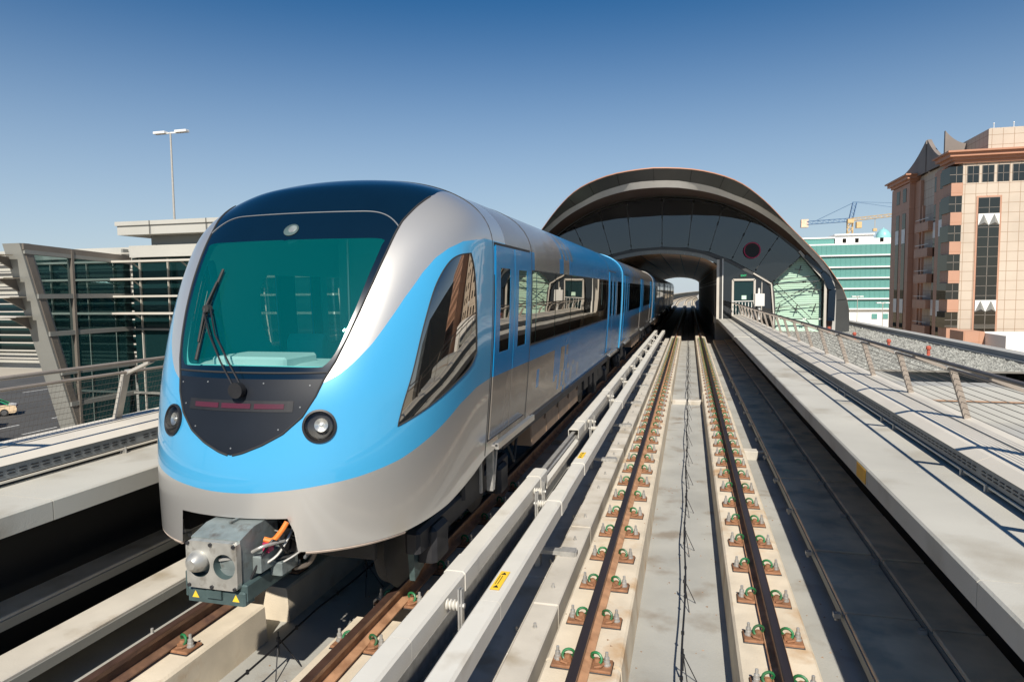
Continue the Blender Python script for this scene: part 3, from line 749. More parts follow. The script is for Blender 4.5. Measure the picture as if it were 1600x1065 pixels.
# red strip on the mask
fr = MB()
def patch(b, x0, x1, z0, z1, off, m, nx=14, th=.006):
    P = [[surf_pt(x0+(x1-x0)*i/nx, z0+(z1-z0)*j, off) for i in range(nx+1)] for j in (0, 1)]
    Q = [[surf_pt(x0+(x1-x0)*i/nx, z0+(z1-z0)*j, off-th) for i in range(nx+1)] for j in (0, 1)]
    vs = P[0]+P[1]+Q[0]+Q[1]; n = nx+1
    fs = [(i, i+1, n+i+1, n+i) for i in range(nx)]+[(i, 2*n+i, 2*n+i+1, i+1) for i in range(nx)]+[(n+i, n+i+1, 3*n+i+1, 3*n+i) for i in range(nx)]+[(0, n, 3*n, 2*n), (nx, 2*n+nx, 3*n+nx, n+nx)]
    b.add(vs, fs, m)
b = MB(); patch(b, -.45, .45, 1.765, 1.845, .004, 'black', 20); lamp = b.build('marker_light_panel', 'black', tr)
for x0, x1 in ((-.385, -.155), (-.125, .125), (.155, .385)):
    b = MB(); patch(b, x0, x1, 1.787, 1.823, .008, 'red_strip'); b.build('red_marker_light', 'red_strip', lamp)
for x, z in ((-.58, 1.955), (-.30, 1.97), (.20, 1.97), (.55, 1.955), (.50, 1.80), (-.5, 1.80), (.36, 1.64), (-.36, 1.64), (0, 1.50)):
    b = MB(); p = surf_pt(x, z, .002); n = normal_at(x, z); rot = n.to_track_quat('Z', 'Y')
    b.lathe([(.007, 0), (.006, .003)], n=8); b.v = [tuple(rot @ Vector(v)+p) for v in b.v]; b.build('mask_screw', 'seal', mask)
# round dish badge above the glass
p = surf_pt(0.02, 3.175, .003); n = normal_at(0.02, 3.175); rot = n.to_track_quat('Z', 'Y')
b = MB(); b.lathe([(.068, 0), (.068, .004), (.058, .006)], n=24, m='coupler_dark'); b.lathe([(.040, .0062), (.030, .009)], (.012, .008, 0), n=20, m='coupler')
b.lathe([(.018, .0095), (.006, .011)], (.015, -.012, 0), n=12, m='seal'); b.v = [tuple(rot @ Vector(v)+p) for v in b.v]; b.build('round_badge', 'coupler_dark', tr)
# headlights
for s_ in (-1, 1):
    x, z = s_*.645, 1.660; p = surf_pt(x, z, 0); n = normal_at(x, z); rot = n.to_track_quat('Z', 'Y')
    b = MB(); b.lathe([(.125, -.045), (.125, .012), (.110, .016), (.105, .004), (.09, -.03), (.02, -.04), (.001, -.04)], n=32, m='black', caps=False)
    b.v = [tuple(rot @ Vector(v)+p) for v in b.v]; hl = b.build('headlight', 'black', tr)
    b = MB(); b.lathe([(.054, -.03), (.050, .004), (.042, .000), (.018, -.010), (.012, .002), (.001, .004)], (s_*.012 if s_ > 0 else .012, .008, 0), n=20); b.v = [tuple(rot @ Vector(v)+p) for v in b.v]; b.build('lamp', 'lens_chrome', hl)
    b = MB(); b.lathe([(.105, .008), (.08, .020), (.04, .026), (.001, .028)], n=28, caps=False); b.v = [tuple(rot @ Vector(v)+p) for v in b.v]; b.build('lens', 'glass_lamp', hl)
# wiper
b = MB()
pv = surf_pt(.03, 1.915, .035); el = surf_pt(-.45, 2.50, .06)
b.lathe([(.06, -.05), (.055, .01), (.03, .02)], (pv.x, pv.y, pv.z), axis='y', n=14)
for d in (-.035, .035):
    b.tube([pv+Vector((d, 0, 0)), surf_pt(-.12+d, 2.10, .07), surf_pt(-.30+d*.8, 2.30, .075), el+Vector((d, -.005, .01*d))], .0075, n=6)
wp = b.build('wiper_arm', 'black', tr)
b = MB(); pts = [surf_pt(-.45, 2.12, .03), surf_pt(-.47, 2.45, .035), surf_pt(-.475, 2.62, .035), surf_pt(-.47, 2.83, .03)]
b.tube(pts, .012, n=6); b.tube([surf_pt(-.455, 2.25, .045), surf_pt(-.46, 2.50, .075), surf_pt(-.465, 2.72, .045)], .009, n=6); b.lathe([(.03, -.02), (.03, .03)], tuple(el), axis='y', n=8); b.build('wiper_blade', 'rubber', wp)

# ---- straight car sides with doors and windows
SEC = []                                     # half section of the body, from skirt to roof centre
for z in [1.0, 1.06, 1.14]+[1.22+.08*i for i in range(10)]+[2.0, 2.1, 2.2, 2.3, 2.4, 2.5, 2.6, 2.7, 2.8, 2.89, 2.96, 3.04, 3.12, 3.2, 3.28, 3.36, 3.44]: SEC.append((float(half_w(z)), z))
for ph in np.linspace(.2, .5*math.pi, 26):
    z = ZS+(ZTOP-ZS)*math.sin(ph)**(2/NS); x = AX*math.cos(ph)**(2/NS) if ph < 1.57 else 0
    if z > 3.46: SEC.append((max(0, x), z))
def livery(style, y0, y, z, h):
    d = y-y0; r = random.Random(int(math.floor(y/.165))*131+int(round(z*4))).random(); r2 = random.Random(int(math.floor(y/.165))*17+3).random()
    if style == 0:       # front car
        if d < 1.3: return 'blue_wavy' if 1.79 < z < 3.13 else 'silver_wavy'
        if z > 2.9:
            if z > 3.62: return 'silver_wavy'
            t = (d-1.8)/3.6; return 'blue_wavy' if (r2*.35+r*.65) < t else 'silver_wavy'
        if z < 1.79:
            t = (d-.7)/5.2+(z-1.4)*.2; return 'blue_wavy' if (r2*.35+r*.65) < t else 'silver_wavy'
        return 'blue_wavy'
    if z > 3.66: return 'silver_wavy'
    if z > 2.9: return 'blue_wavy' if (r2*.6+r*.4) > .25+d/12 else 'silver_wavy'
    if z < 1.79: return 'blue_wavy' if (r2*.65+r*.35) > .25+d/9 else 'silver_wavy'
    return 'blue_wavy' if d < 10 or z > 2.9 else ('blue_wavy' if r2 > .5 else 'silver_wavy')
def straight(root, y0, y1, style, holes, bands=True, lining=False):
    """both sides and roof of one car between y0 and y1; holes = (ya, yb, za, zb) openings"""
    ys = set([y0, y1])
    for h in holes: ys |= {h[0], h[1]}
    ys = sorted(ys); yy = []
    for a, c in zip(ys[:-1], ys[1:]):
        n = max(1, round((c-a)/.165)); yy += [a+(c-a)*i/n for i in range(n)]
    yy.append(y1); b = MB()
    for s_ in (-1, 1):
        vs = [(XC+s_*x, y, z) for y in yy for x, z in SEC]; k = len(SEC)
        for i in range(len(yy)-1):
            for j in range(k-1):
                ym = (yy[i]+yy[i+1])/2; zm = (SEC[j][1]+SEC[j+1][1])/2
                if any(h[0] < ym < h[1] and h[2] < zm < h[3] for h in holes): continue
                q = (i*k+j, (i+1)*k+j, (i+1)*k+j+1, i*k+j+1)
                b.f.append(tuple(len(b.v)+t for t in (q if s_ > 0 else q[::-1]))); b.m.append(b.mi(livery(style, y0, ym, zm, 0))); b.sm.append(True)
        b.v += vs
    return b.build('body', 'silver_wavy', root, sharp=40)
def xside(z): return float(half_w(z))
def side_panel(b, s_, ya, yb, za, zb, off, m=None, th=.012, n=4):
    vs = []
    for o_ in (off, off-th):
        for i in range(n+1):
            z = za+(zb-za)*i/n
            for y in (ya, yb): vs.append((XC+s_*(xside(z)+o_), y, z))
    k = 2*(n+1); fs = []
    for i in range(n): fs += [(2*i, 2*i+1, 2*i+3, 2*i+2), (k+2*i+1, k+2*i, k+2*i+2, k+2*i+3), (2*i, 2*i+2, k+2*i+2, k+2*i), (2*i+1, k+2*i+1, k+2*i+3, 2*i+3)]
    fs += [(0, k, k+1, 1), (2*n, 2*n+1, k+2*n+1, k+2*n)]
    b.add(vs, fs, m)
def door(root, s_, ya, yb, mtop='blue_wavy', mlow='silver_wavy', zl=1.79, detail=True):
    b = MB(); ymm = (ya+yb)/2
    for q in ((ya-.03, ya+.16, 1.13, 3.13), (yb-.16, yb+.03, 1.13, 3.13), (ymm-.18, ymm+.18, 1.13, 3.13), (ya+.16, ymm-.18, 1.13, 2.0), (ymm+.18, yb-.16, 1.13, 2.0), (ya+.16, ymm-.18, 2.9, 3.13), (ymm+.18, yb-.16, 2.9, 3.13)): side_panel(b, s_, *q, .003, 'rubber', .02)
    dr = b.build('door', 'rubber', root)
    ym = (ya+yb)/2
    for (a, c) in ((ya, ym-.012), (ym+.012, yb)):
        b = MB(); wa, wb = a+.17, c-.17
        side_panel(b, s_, a, c, 1.15, zl, .013, mlow); side_panel(b, s_, a, c, zl, 2.02, .013, mtop)
        side_panel(b, s_, a, wa, 2.02, 2.88, .013, mtop); side_panel(b, s_, wb, c, 2.02, 2.88, .013, mtop); side_panel(b, s_, a, c, 2.88, 3.10, .013, mtop)
        b.build('door_leaf', 'blue_wavy', dr)
        b = MB(); side_panel(b, s_, wa, wb, 2.02, 2.88, .010, 'glass_dark_train' if s_ > 0 or root is not tr else 'glass_train_far', .004); b.build('door_window', 'glass_dark_train', dr)
    b = MB(); b.box(min(XC+s_*1.37, XC+s_*1.435), max(XC+s_*1.37, XC+s_*1.435), ya-.02, yb+.12, 1.09, 1.11); b.box(min(XC+s_*1.41, XC+s_*1.445), max(XC+s_*1.41, XC+s_*1.445), ya-.02, yb+.12, 1.06, 1.125)
    b.build('door_step', 'lens_chrome', dr)
glassy('glass_dark_train', (.10, .10, .095), .45, .95, (.80, .76, .70), dark=.55, wave=.12, ws=.8)
def windows(root, s_, spans):
    for a, c in spans:
        b = MB(); side_panel(b, s_, a+.012, c-.012, 2.0, 2.89, .006, 'glass_dark_train' if s_ > 0 or root is not tr else 'glass_train_far', .006); b.build('window', 'glass_dark_train', root)
# front car
holes = [(8.0, 16.0, 2.0, 2.89), (6.80, 6.96, 2.0, 2.89), (7.31, 7.70, 2.0, 2.89)]
straight(tr, 6.80, 19.40, 0, holes)
for s_ in (-1, 1):
    door(tr, s_, 6.40, 7.88); door(tr, s_, 16.25, 17.75, 'blue_wavy', 'blue_wavy')
    windows(tr, s_, [(8.02, 8.25), (8.27, 9.5), (9.52, 10.8), (10.82, 12.25), (12.27, 13.5), (13.52, 14.8), (14.82, 16.0), (18.1, 19.2)])
    b = MB(); side_panel(b, s_, 8.0, 16.02, 1.975, 2.0, .004, 'rubber', .02); side_panel(b, s_, 8.0, 16.02, 2.885, 2.90, .004, 'rubber', .02); b.build('window_seal', 'rubber', tr)
# body seams
for y in (6.33, 8.0, 16.1):
    b = MB(); b.tube([(XC+x+.001, y, z) for x, z in SEC]+[(XC-x-.001, y, z) for x, z in SEC[::-1]], .004, n=5); b.build('panel_seam', 'rubber', tr)
# interior of the front car
b = MB(); b.box(XC-1.30, XC+1.30, 5.9, 19.3, 1.08, 1.14); b.box(XC-.85, XC+.85, 4.75, 5.899, 1.08, 1.14); b.build('floor', 'interior_dark', tr)
GI = nose_grid(40, 40); GI[..., 0] *= .955; GI[..., 2] = 1.0+(GI[..., 2]-1.0)*.985; GI[..., 1] += .05
Vi, Ti = tris_of(GI)
f_hw = lambda x, y, z: np.minimum(np.minimum(np.where(y < 5.6, poly_sd([(p[0]*1.03, p[1]) for p in GLS], np.stack([x, z], 1)), 1.), np.where(np.abs(x) > .65, poly_sd(WIN, np.stack([y-.05, z], 1)), 1.)), z-1.12)
f_hw0 = f_hw; f_hw = lambda x, y, z: np.minimum(f_hw0(x, y, z), np.maximum.reduce([6.55-y, 2.0-z, z-2.89]))
Vi, Ti = region(Vi, Ti, lambda x, y, z: f_hw(x, y, z), False)
b = MB(); b.add([(v[0]+XC, v[1], v[2]) for v in Vi], [tuple(t) for t in Ti], 'interior', True)
lin = [(x*.96, z*.985+.01) for x, z in SEC if z > 1.1]
for s_ in (-1, 1):
    k = len(lin); yy = [6.80, 7.85, 8.0, 16, 19.3]; vs = [(XC+s_*x, y, z) for y in yy for x, z in lin]
    fs = []
    for i in range(4):
        for j in range(k-1):
            zm = (lin[j][1]+lin[j+1][1])/2
            if 2.0 < zm < 2.88 and i in (0, 2): continue
            fs.append((i*k+j, (i+1)*k+j, (i+1)*k+j+1, i*k+j+1))
    b.add(vs, fs, 'interior', True)
b.build('interior_lining', 'interior', tr)
b = MB()
b.add([(XC-.95, 4.95, 2.06), (XC+.98, 4.95, 2.06), (XC+.60, 4.50, 2.02), (XC-.60, 4.50, 2.02), (XC-1.05, 5.35, 2.06), (XC+1.05, 5.35, 2.06)], [(0, 3, 2, 1), (4, 0, 1, 5)], 'white_panel')
b.cbox(XC-.55, XC+.15, 4.72, 5.2, 2.05, 2.13, .02, 'white_panel'); b.box(XC-1.05, XC+1.05, 5.33, 5.36, 1.14, 2.055, 'white_panel'); b.box(XC+.1, XC+.45, 4.62, 4.72, 2.043, 2.05, 'interior_dark')
b.build('driving_desk', 'white_panel', tr)
for x, y in ((-.62, 6.0), (-.62, 9.0), (.75, 9.0), (-.75, 10), (.75, 10)):
    b = MB(); b.cbox(XC+x-.22, XC+x+.22, y-.22, y+.24, 1.48, 1.58, .03)
    pr = [(y+.20, 1.55), (y+.26, 1.55), (y+.36, 2.15), (y+.30, 2.22), (y+.24, 2.15)]
    b.add([(XC+x+q, yy, z) for q in (-.21, .21) for yy, z in pr], [(0, 1, 2, 3, 4), (9, 8, 7, 6, 5)]+[(i, 5+i, 5+(i+1) % 5, (i+1) % 5) for i in range(5)])
    b.beam((XC+x, y, 1.14), (XC+x, y, 1.5), .08); b.build('seat', 'seat_teal', tr)
b = MB()
for x in (-.95, .95): b.cbox(XC+x-.32, XC+x+.32, 8.15, 8.22, 1.14, 3.4, .01, 'interior')
b.box(XC-1.2, XC+1.2, 8.12, 8.25, 3.15, 3.5, 'interior'); b.box(XC-.75, XC-.62, 8.13, 8.14, 2.4, 2.65, 'interior_dark'); b.build('partition', 'interior', tr)
for x, y in ((-.45, 6.9), (.4, 7.2), (.45, 9.5)):
    b = MB(); b.tube([(XC+x, y, 1.14), (XC+x, y, 3.5)], .017, n=8); b.build('grab_pole', 'silver', tr)
for s_ in (-1, 1):
    b = MB(); b.box(XC+s_*1.0-.2, XC+s_*1.0+.2, 18.9, 18.95, 1.14, 3.4); b.build('end_panel', 'interior', tr)

# ---- running gear
def bogie(root, y):
    b = MB()
    for s_ in (-1, 1):
        b.cbox(XC+s_*1.02-.07, XC+s_*1.02+.07, y-1.45, y+1.45, .42, .62, .03); b.cbox(XC+s_*1.02-.10, XC+s_*1.02+.10, y-.35, y+.35, .55, .86, .03)
        for w in (-1, 1): b.cbox(XC+s_*1.05-.10, XC+s_*1.05+.10, y+w*1.05-.18, y+w*1.05+.18, .26, .58, .04)
    b.box(XC-1.0, XC+1.0, y-.2, y+.2, .45, .7); o = b.build('bogie_frame', 'steel_dark', root)
    for w in (-1, 1):
        q = MB()
        for s_ in (-1, 1): q.lathe([(.05, -.08), (.30, -.07), (.40, -.06), (.42, .03), (.44, .06), (.05, .07)], (XC+s_*.72, y+w*1.05, .41), axis='x', n=28)
        q.lathe([(.07, -.72), (.07, .72)], (XC, y+w*1.05, .41), axis='x', n=12); q.build('wheelset', 'steel_dark', o)
def gear(root, y0, y1, front=False):
    b = MB(); b.box(XC-1.30, XC+1.30, y0+(.7 if front else .1), y1-.15, .93, 1.03)
    for s_ in (-1, 1): b.box(XC+s_*1.33-.02, XC+s_*1.33+.02, y0+.7, y1-.2, .94, 1.03)
    b.build('underframe', 'steel_dark', root)
    bogie(root, 6.6 if front else y0+2.8); bogie(root, y1-2.6)
    for s_ in (-1, 1):
        b = MB(); ys = [(8.45 if front else y0+1.65+3)+.95*i for i in range(4)]
        for y in ys:
            b.cbox(XC+s_*1.16-.14, XC+s_*1.16+.14, y, y+.92, .62, .98, .015)
            b.beam((XC+s_*1.31, y+.78, .84), (XC+s_*1.31, y+.86, .96), .03)
        b.build('equipment_box', 'box_brown', root)
        b = MB(); rr = random.Random(5+int(y0)); y = 12.5 if front else y0+8.6
        while y < y1-4.4:
            w = .3+.5*rr.random(); b.cbox(XC+s_*1.12-.13, XC+s_*1.12+.13, y, y+w, .58+.15*rr.random(), .96, .015); y += w+.12+.2*rr.random()
        b.build('equipment_box', 'steel_dark', root)
gear(tr, 6.2, 19.4, True)
for s_ in (-1, 1):   # deflector plates and hanging rods behind the nose
    b = MB(); b.add([(XC+s_*1.0, 5.20, .95), (XC+s_*1.0, 5.55, .95), (XC+s_*.98, 5.50, .18), (XC+s_*.98, 5.30, .12), (XC+s_*.93, 5.20, .95), (XC+s_*.93, 5.55, .95), (XC+s_*.93, 5.50, .18), (XC+s_*.93, 5.30, .12)], [(0, 1, 2, 3), (7, 6, 5, 4), (0, 4, 5, 1), (1, 5, 6, 2), (2, 6, 7, 3), (3, 7, 4, 0)])
    b.build('rail_guard', 'coupler_dark', tr)
    for q in (((6.9, .95), (6.9, .48), .07), ((6.55, .95), (6.55, .55), .025)):
        b = MB(); b.beam((XC+s_*1.2, q[0][0], q[0][1]), (XC+s_*1.2, q[1][0], q[1][1]), q[2])
        if q[2] > .05: b.beam((XC+s_*1.2, 7.1, .95), (XC+s_*1.2, 6.95, .48), .05)
        b.build('hanger_bracket', 'galv', tr)
    b = MB(); b.tube([(XC+s_*1.15, 7.6, .95), (XC+s_*1.25, 7.7, .62), (XC+s_*1.2, 7.9, .55), (XC+s_*1.2, 8.1, .93)], .02); b.build('brake_hose', 'rubber', tr)
b = MB(); b.box(XC-.75, XC+.80, 4.9, 4.95, .45, 1.08); b.box(XC-.56, XC-.50, 4.34, 4.9, .80, 1.06); b.box(XC+.59, XC+.63, 4.42, 4.9, .80, 1.06); b.box(XC-.5, XC+.5, 4.30, 4.9, 1.03, 1.075); b.build('coupler_bay', 'black', tr)
# ---- coupler
cx = XC+.085; yf = 3.90
b = MB(); b.tube([(cx, 5.3, .72), (cx, 4.4, .72)], .085, n=12); b.cbox(cx-.2, cx+.2, 4.25, 4.6, .60, .82, .02); cp = b.build('coupler', 'steel_dark', tr)
b = MB()   # head: box with a sloping hood
hp = [(yf, .935), (yf+.16, .985), (yf+.38, .99), (yf+.44, .95), (yf+.44, .60), (yf+.02, .60)]
b.add([(cx+x, y, z) for x in (-.20, .20) for y, z in hp], [(0, 1, 2, 3, 4, 5), (11, 10, 9, 8, 7, 6)]+[(i, 6+i, 6+(i+1) % 6, (i+1) % 6) for i in range(6)])
b.box(cx-.012, cx+.012, yf+.16, yf+.30, .99, 1.002); b.build('coupler_head', 'coupler', cp)
b = MB()   # face plate ring with funnel hole and cone
def annulus(b, c, y, r, hw, hh, n=32):   # rectangular plate with a round hole
    out = []; inn = []
    for k in range(n):
        a = 2*math.pi*k/n; ca, sa = math.cos(a), math.sin(a); s_ = 1/max(abs(ca), abs(sa)); q = .93 if abs(abs(ca)-abs(sa)) < .12 and ca*(c[0]-cx) > 0 else 1
        out.append((c[0]+ca*s_*hw*q, y, c[1]+sa*s_*hh*q)); inn.append((c[0]+r*ca, y, c[1]+r*sa))
    b.add(out+inn+[(p[0], y+.05, p[2]) for p in out]+[(c[0]+(p[0]-c[0])*.8, y+.16, c[1]+(p[2]-c[1])*.8) for p in inn], [(k, (k+1) % n, n+(k+1) % n, n+k) for k in range(n)]+[(k, 2*n+k, 2*n+(k+1) % n, (k+1) % n) for k in range(n)]+[(n+k, n+(k+1) % n, 3*n+(k+1) % n, 3*n+k) for k in range(n)])
    b.m[-n:] = [b.mi('coupler_dark')]*n
    b.m[-3*n:-n] = [b.mi('coupler_face')]*(2*n)
annulus(b, (cx+.103, .76), yf-.05, .088, .103, .168, 40); annulus(b, (cx-.103, .76), yf-.05, .090, .103, .168, 40)
b.build('coupler_face', 'coupler_face', cp)
for bx, bz in ((-.185, .91), (.185, .91), (0, .91), (-.185, .61), (.185, .61), (0, .61)):
    b = MB(); b.lathe([(.014, yf-.062), (.014, yf-.05)], (cx+bx, 0, bz), axis='y', n=6); b.build('face_bolt', 'steel_dark', cp)
b = MB(); b.lathe([(.085, .03), (.080, -.02), (.062, -.07), (.035, -.10), (.005, -.105)], (cx-.108, yf-.03, .785), axis='y', n=24); b.build('guide_cone', 'coupler_face', cp)
b = MB(); b.box(cx-.19, cx+.195, yf+.045, yf+.06, .62, .91, 'black'); b.box(cx+.03, cx+.18, yf-.0, yf+.045, .67, .72, 'coupler'); b.beam((cx+.03, yf, .79), (cx+.17, yf+.03, .81), .03, .02, 'galv'); b.build('funnel_floor', 'black', cp)
b = MB(); b.cbox(cx-.235, cx+.235, yf-.02, yf+.10, .475, .575, .012); b.cbox(cx+.17, cx+.24, yf, yf+.55, .50, .62, .01); b.cbox(cx-.27, cx-.235, yf, yf+.3, .50, .68, .01); b.box(cx-.06, cx+.06, yf-.04, yf-.02, .52, .575); b.build('lower_beam', 'coupler_dark', cp)
for x in (-.165, .165):
    b = MB(); z = .505; b.add([(cx+x-.028, yf-.0215, z), (cx+x+.028, yf-.0215, z), (cx+x, yf-.0215, z+.05), (cx+x-.028, yf-.0195, z), (cx+x+.028, yf-.0195, z), (cx+x, yf-.0195, z+.05)], [(0, 1, 2), (5, 4, 3), (0, 3, 4, 1), (1, 4, 5, 2), (2, 5, 3, 0)]); b.build('warning_triangle', 'yellow', cp)
def hose(p, r, m, name='hose'):
    b = MB(); P = [np.array(q, float) for q in p]; pts = []
    for i in range(len(P)-1):
        a = P[max(i-1, 0)]; c = P[min(i+2, len(P)-1)]
        for t in np.linspace(0, 1, 7)[:-1]: pts.append(tuple(.5*((2*P[i])+(-a+P[i+1])*t+(2*a-5*P[i]+4*P[i+1]-c)*t*t+(-a+3*P[i]-3*P[i+1]+c)*t**3)))
    pts.append(tuple(P[-1])); b.tube(pts, r, n=8); b.build(name, m, cp)
hose([(cx+.22, yf+.42, .98), (cx+.36, yf+.42, 1.03), (cx+.48, yf+.45, .93), (cx+.50, yf+.48, .75), (cx+.42, yf+.5, .60), (cx+.30, yf+.5, .55)], .018, 'rail_paint')
hose([(cx+.22, yf+.44, .98), (cx+.38, yf+.46, 1.01), (cx+.45, yf+.49, .88), (cx+.44, yf+.52, .72), (cx+.36, yf+.54, .62)], .014, 'seal')
hose([(cx+.25, yf+.20, .88), (cx+.31, yf+.22, .87), (cx+.36, yf+.25, .93), (cx+.39, yf+.28, .99)], .019, 'orange', 'orange_plug')
hose([(cx+.22, yf+.10, .82), (cx+.30, yf+.12, .86), (cx+.35, yf+.3, .84)], .012, 'galv')
hose([(cx+.30, yf+.3, .66), (cx+.40, yf+.4, .72), (cx+.52, yf+.6, .84), (cx+.66, yf+.9, .98)], .008, 'galv')
for k in range(7):
    rr = random.Random(40+k); hose([(cx+.2, yf+.1+.06*k, .62+.05*k), (cx+.30+.04*rr.random(), yf+.2+.06*k, .70+.2*rr.random()), (cx+.34+.1*rr.random(), yf+.35+.04*k, .66+.25*rr.random()), (cx+.25, yf+.55, .75+.1*rr.random())], .006+.006*rr.random(), ('black', 'galv', 'rubber', 'steel_dark')[k % 4], 'cable')
b = MB(); b.cbox(cx+.20, cx+.27, yf+.12, yf+.42, .66, .78, .01, 'coupler'); b.box(cx+.25, cx+.30, yf+.18, yf+.24, .79, .86, 'magenta'); b.cbox(cx+.23, cx+.33, yf+.28, yf+.50, .58, .68, .01, 'coupler'); b.lathe([(.03, .0), (.03, .10)], (cx+.30, yf+.34, .86), axis='y', n=8, m='black'); b.build('valve_block', 'coupler', cp)
# ---- following cars
ends = [19.65, 36.4, 53.2, 70.0, 86.8]
ordn = ['second', 'third', 'fourth', 'fifth']
for i in range(4):
    ya, yb = ends[i], ends[i+1]-.35
    c = thing('train_car', (XC, ya, 0), 'blue and silver metro carriage coupled as the %s car from the rounded nose' % ordn[i], 'train carriage', 'carriages following the front car')
    straight(c, ya, yb, 1, [])
    b = MB(); 
    for e in (ya, yb):
        n = len(SEC); b.add([(XC+s_*x, e, z) for s_ in (-1, 1) for x, z in SEC], [tuple(range(n))+tuple(range(2*n-1, n-1, -1))], 'steel_dark')
    b.build('end_wall', 'steel_dark', c)
    L_ = yb-ya
    for s_ in (-1, 1):
        if s_ < 0 and i > 0: continue
        ds = [ya+.6, ya+L_*.5-.7, yb-2.1]
        for d in ds: door(c, s_, d, d+1.45, 'blue_wavy', 'silver_wavy' if d > ya+2 else 'blue_wavy')
        sp = [(ya+.1, ya+.5)]
        for d0, d1 in ((ds[0]+1.55, ds[1]-.1), (ds[1]+1.55, ds[2]-.1)):
            n = 4; sp += [(d0+(d1-d0)*k/n, d0+(d1-d0)*(k+1)/n) for k in range(n)]
        windows(c, s_, sp)
    gear(c, ya, yb)
    b = MB(); n = len(SEC)
    for s_ in (-1, 1): b.add([(XC+s_*(x*.985), y, z-.01 if z > 3.5 else z) for y in (ya-.36, ya+.01) for x, z in SEC], [(j, n+j, n+j+1, j+1) for j in range(n-1)], 'blue_wavy' if i == 0 else 'silver_wavy', True)
    b.build('gangway', 'rubber', c)
    b = MB(); pts = [(XC+x+.004, ya-.12, z) for x, z in SEC]+[(XC-x-.004, ya-.12, z) for x, z in SEC[::-1]]
    b.tube([(p[0], p[1]-.05, p[2]) for p in pts], .022 if i == 0 else .012, n=6); b.build('gangway_trim', 'blue' if i == 0 else 'silver', c)
b = MB(); n = len(SEC); b.add([(XC+s_*x, 19.4, z) for s_ in (-1, 1) for x, z in SEC], [tuple(range(n))+tuple(range(2*n-1, n-1, -1))], 'steel_dark'); b.build('end_wall', 'steel_dark', tr)
# ================================================================ STATION
def mirx(x): return -3.30-x
def catmull(P, n=6):
    P = [np.array(p, float) for p in P]; out = []
    for i in range(len(P)-1):
        p0 = P[max(i-1, 0)]; p1, p2 = P[i], P[i+1]; p3 = P[min(i+2, len(P)-1)]
        for j in range(n):
            t = j/n; out.append(.5*((2*p1)+(-p0+p2)*t+(2*p0-5*p1+4*p2-p3)*t*t+(-p0+3*p1-3*p2+p3)*t**3))
    out.append(P[-1]); return [tuple(p) for p in out]
def arch(half, n=6):      # half: right foot -> crown, gives the full arch right foot -> left foot
    h = catmull(half, n); return h+[(mirx(p[0]),)+tuple(p[1:]) for p in h[-2::-1]]
st = thing('metro_station', (-1.65, 40, -8), 'metro station with curved shell roof and arched glass front straddling the tracks', 'station')
# rims given as (x, y, z)
RO = arch([(8.5, 40.1, -1.5), (8.47, 39.9, .93), (8.38, 39.7, 1.63), (8.15, 39.6, 2.4), (7.8, 39.5, 3.02), (7.11, 39.3, 3.98), (6.23, 38.9, 4.9), (5.04, 38.0, 5.98), (3.69, 36.4, 7.09), (2.35, 34.9, 7.86), (.82, 33.7, 8.24), (-.5, 33.1, 8.37), (-1.65, 32.95, 8.42)], 4)
RF = arch([(7.78, 40.1, -1.5), (7.78, 39.9, .93), (7.76, 39.75, 2.0), (7.68, 39.7, 2.85), (7.25, 39.6, 3.80), (6.30, 39.3, 4.95), (5.1, 38.55, 6.0), (3.41, 37.0, 6.99), (2.11, 35.7, 7.40), (1.07, 34.6, 7.67), (-.49, 33.6, 7.88), (-1.65, 33.45, 7.92)], 4)
RS = arch([(7.62, 40.12, -1.5), (7.62, 39.93, .93), (7.60, 39.8, 2.0), (7.48, 39.74, 2.85), (7.02, 39.66, 3.75), (6.08, 39.4, 4.78), (4.92, 38.68, 5.83), (3.40, 37.2, 6.70), (2.12, 35.9, 7.15), (.95, 34.8, 7.42), (-.49, 33.8, 7.58), (-1.65, 33.65, 7.62)], 4)
GO = arch([(7.25, 40, -1.5), (7.25, 40, 1.0), (7.2, 40, 3.0), (6.25, 40, 4.35), (5.0, 40, 5.5), (3.6, 40, 6.6), (1.9, 40, 7.5), (.2, 40, 7.95), (-1.65, 40, 8.1)], 4)
def loft(b, A, B_, m=None, smooth=True, flip=False):
    n = min(len(A), len(B_)); b.add(list(A[:n])+list(B_[:n]), [(i, i+1, n+i+1, n+i) if not flip else (i, n+i, n+i+1, i+1) for i in range(n-1)], m, smooth)
def resamp(P, n):
    P = np.array(P, float); d = np.r_[0, np.cumsum(np.linalg.norm(np.diff(P, axis=0), axis=1))]; t = np.linspace(0, d[-1], n)
    return [tuple(np.interp(t, d, P[:, k]) for k in range(3)) for _ in (0,)] and [tuple(float(np.interp(q, d, P[:, k])) for k in range(3)) for q in t]
NR = 61
RO, RF, RS, GO = (resamp(q, NR) for q in (RO, RF, RS, GO))
b = MB(); loft(b, RO, RF, 'fascia'); b.build('fascia_band', 'fascia', st, sharp=20)
b = MB(); loft(b, RF, RS, 'fascia_lit'); b.build('fascia_trim', 'fascia_lit', st)
b = MB(); loft(b, RS, GO, 'soffit'); b.build('hood_soffit', 'soffit', st)
back = [(p[0], 40.0, p[2]+.42 if p[2] > 2 else p[2]) for p in RO]
def outer(y, s=1.03):
    return [(-1.65+(p[0]+1.65)*s, y, p[2]*1.02 if p[2] > 0 else p[2]) for p in back]
b = MB(); top0 = [(p[0], p[1]+.02, p[2]+.05) for p in RO]; loft(b, RO, top0, 'tile_brown'); loft(b, top0, outer(41, 1.0), 'shell')
prev = outer(41, 1.0)
for y, s in ((55, 1.12), (80, 1.2), (105, 1.12), (119, 1.0)):
    nx_ = outer(y, s); loft(b, prev, nx_, 'shell'); prev = nx_
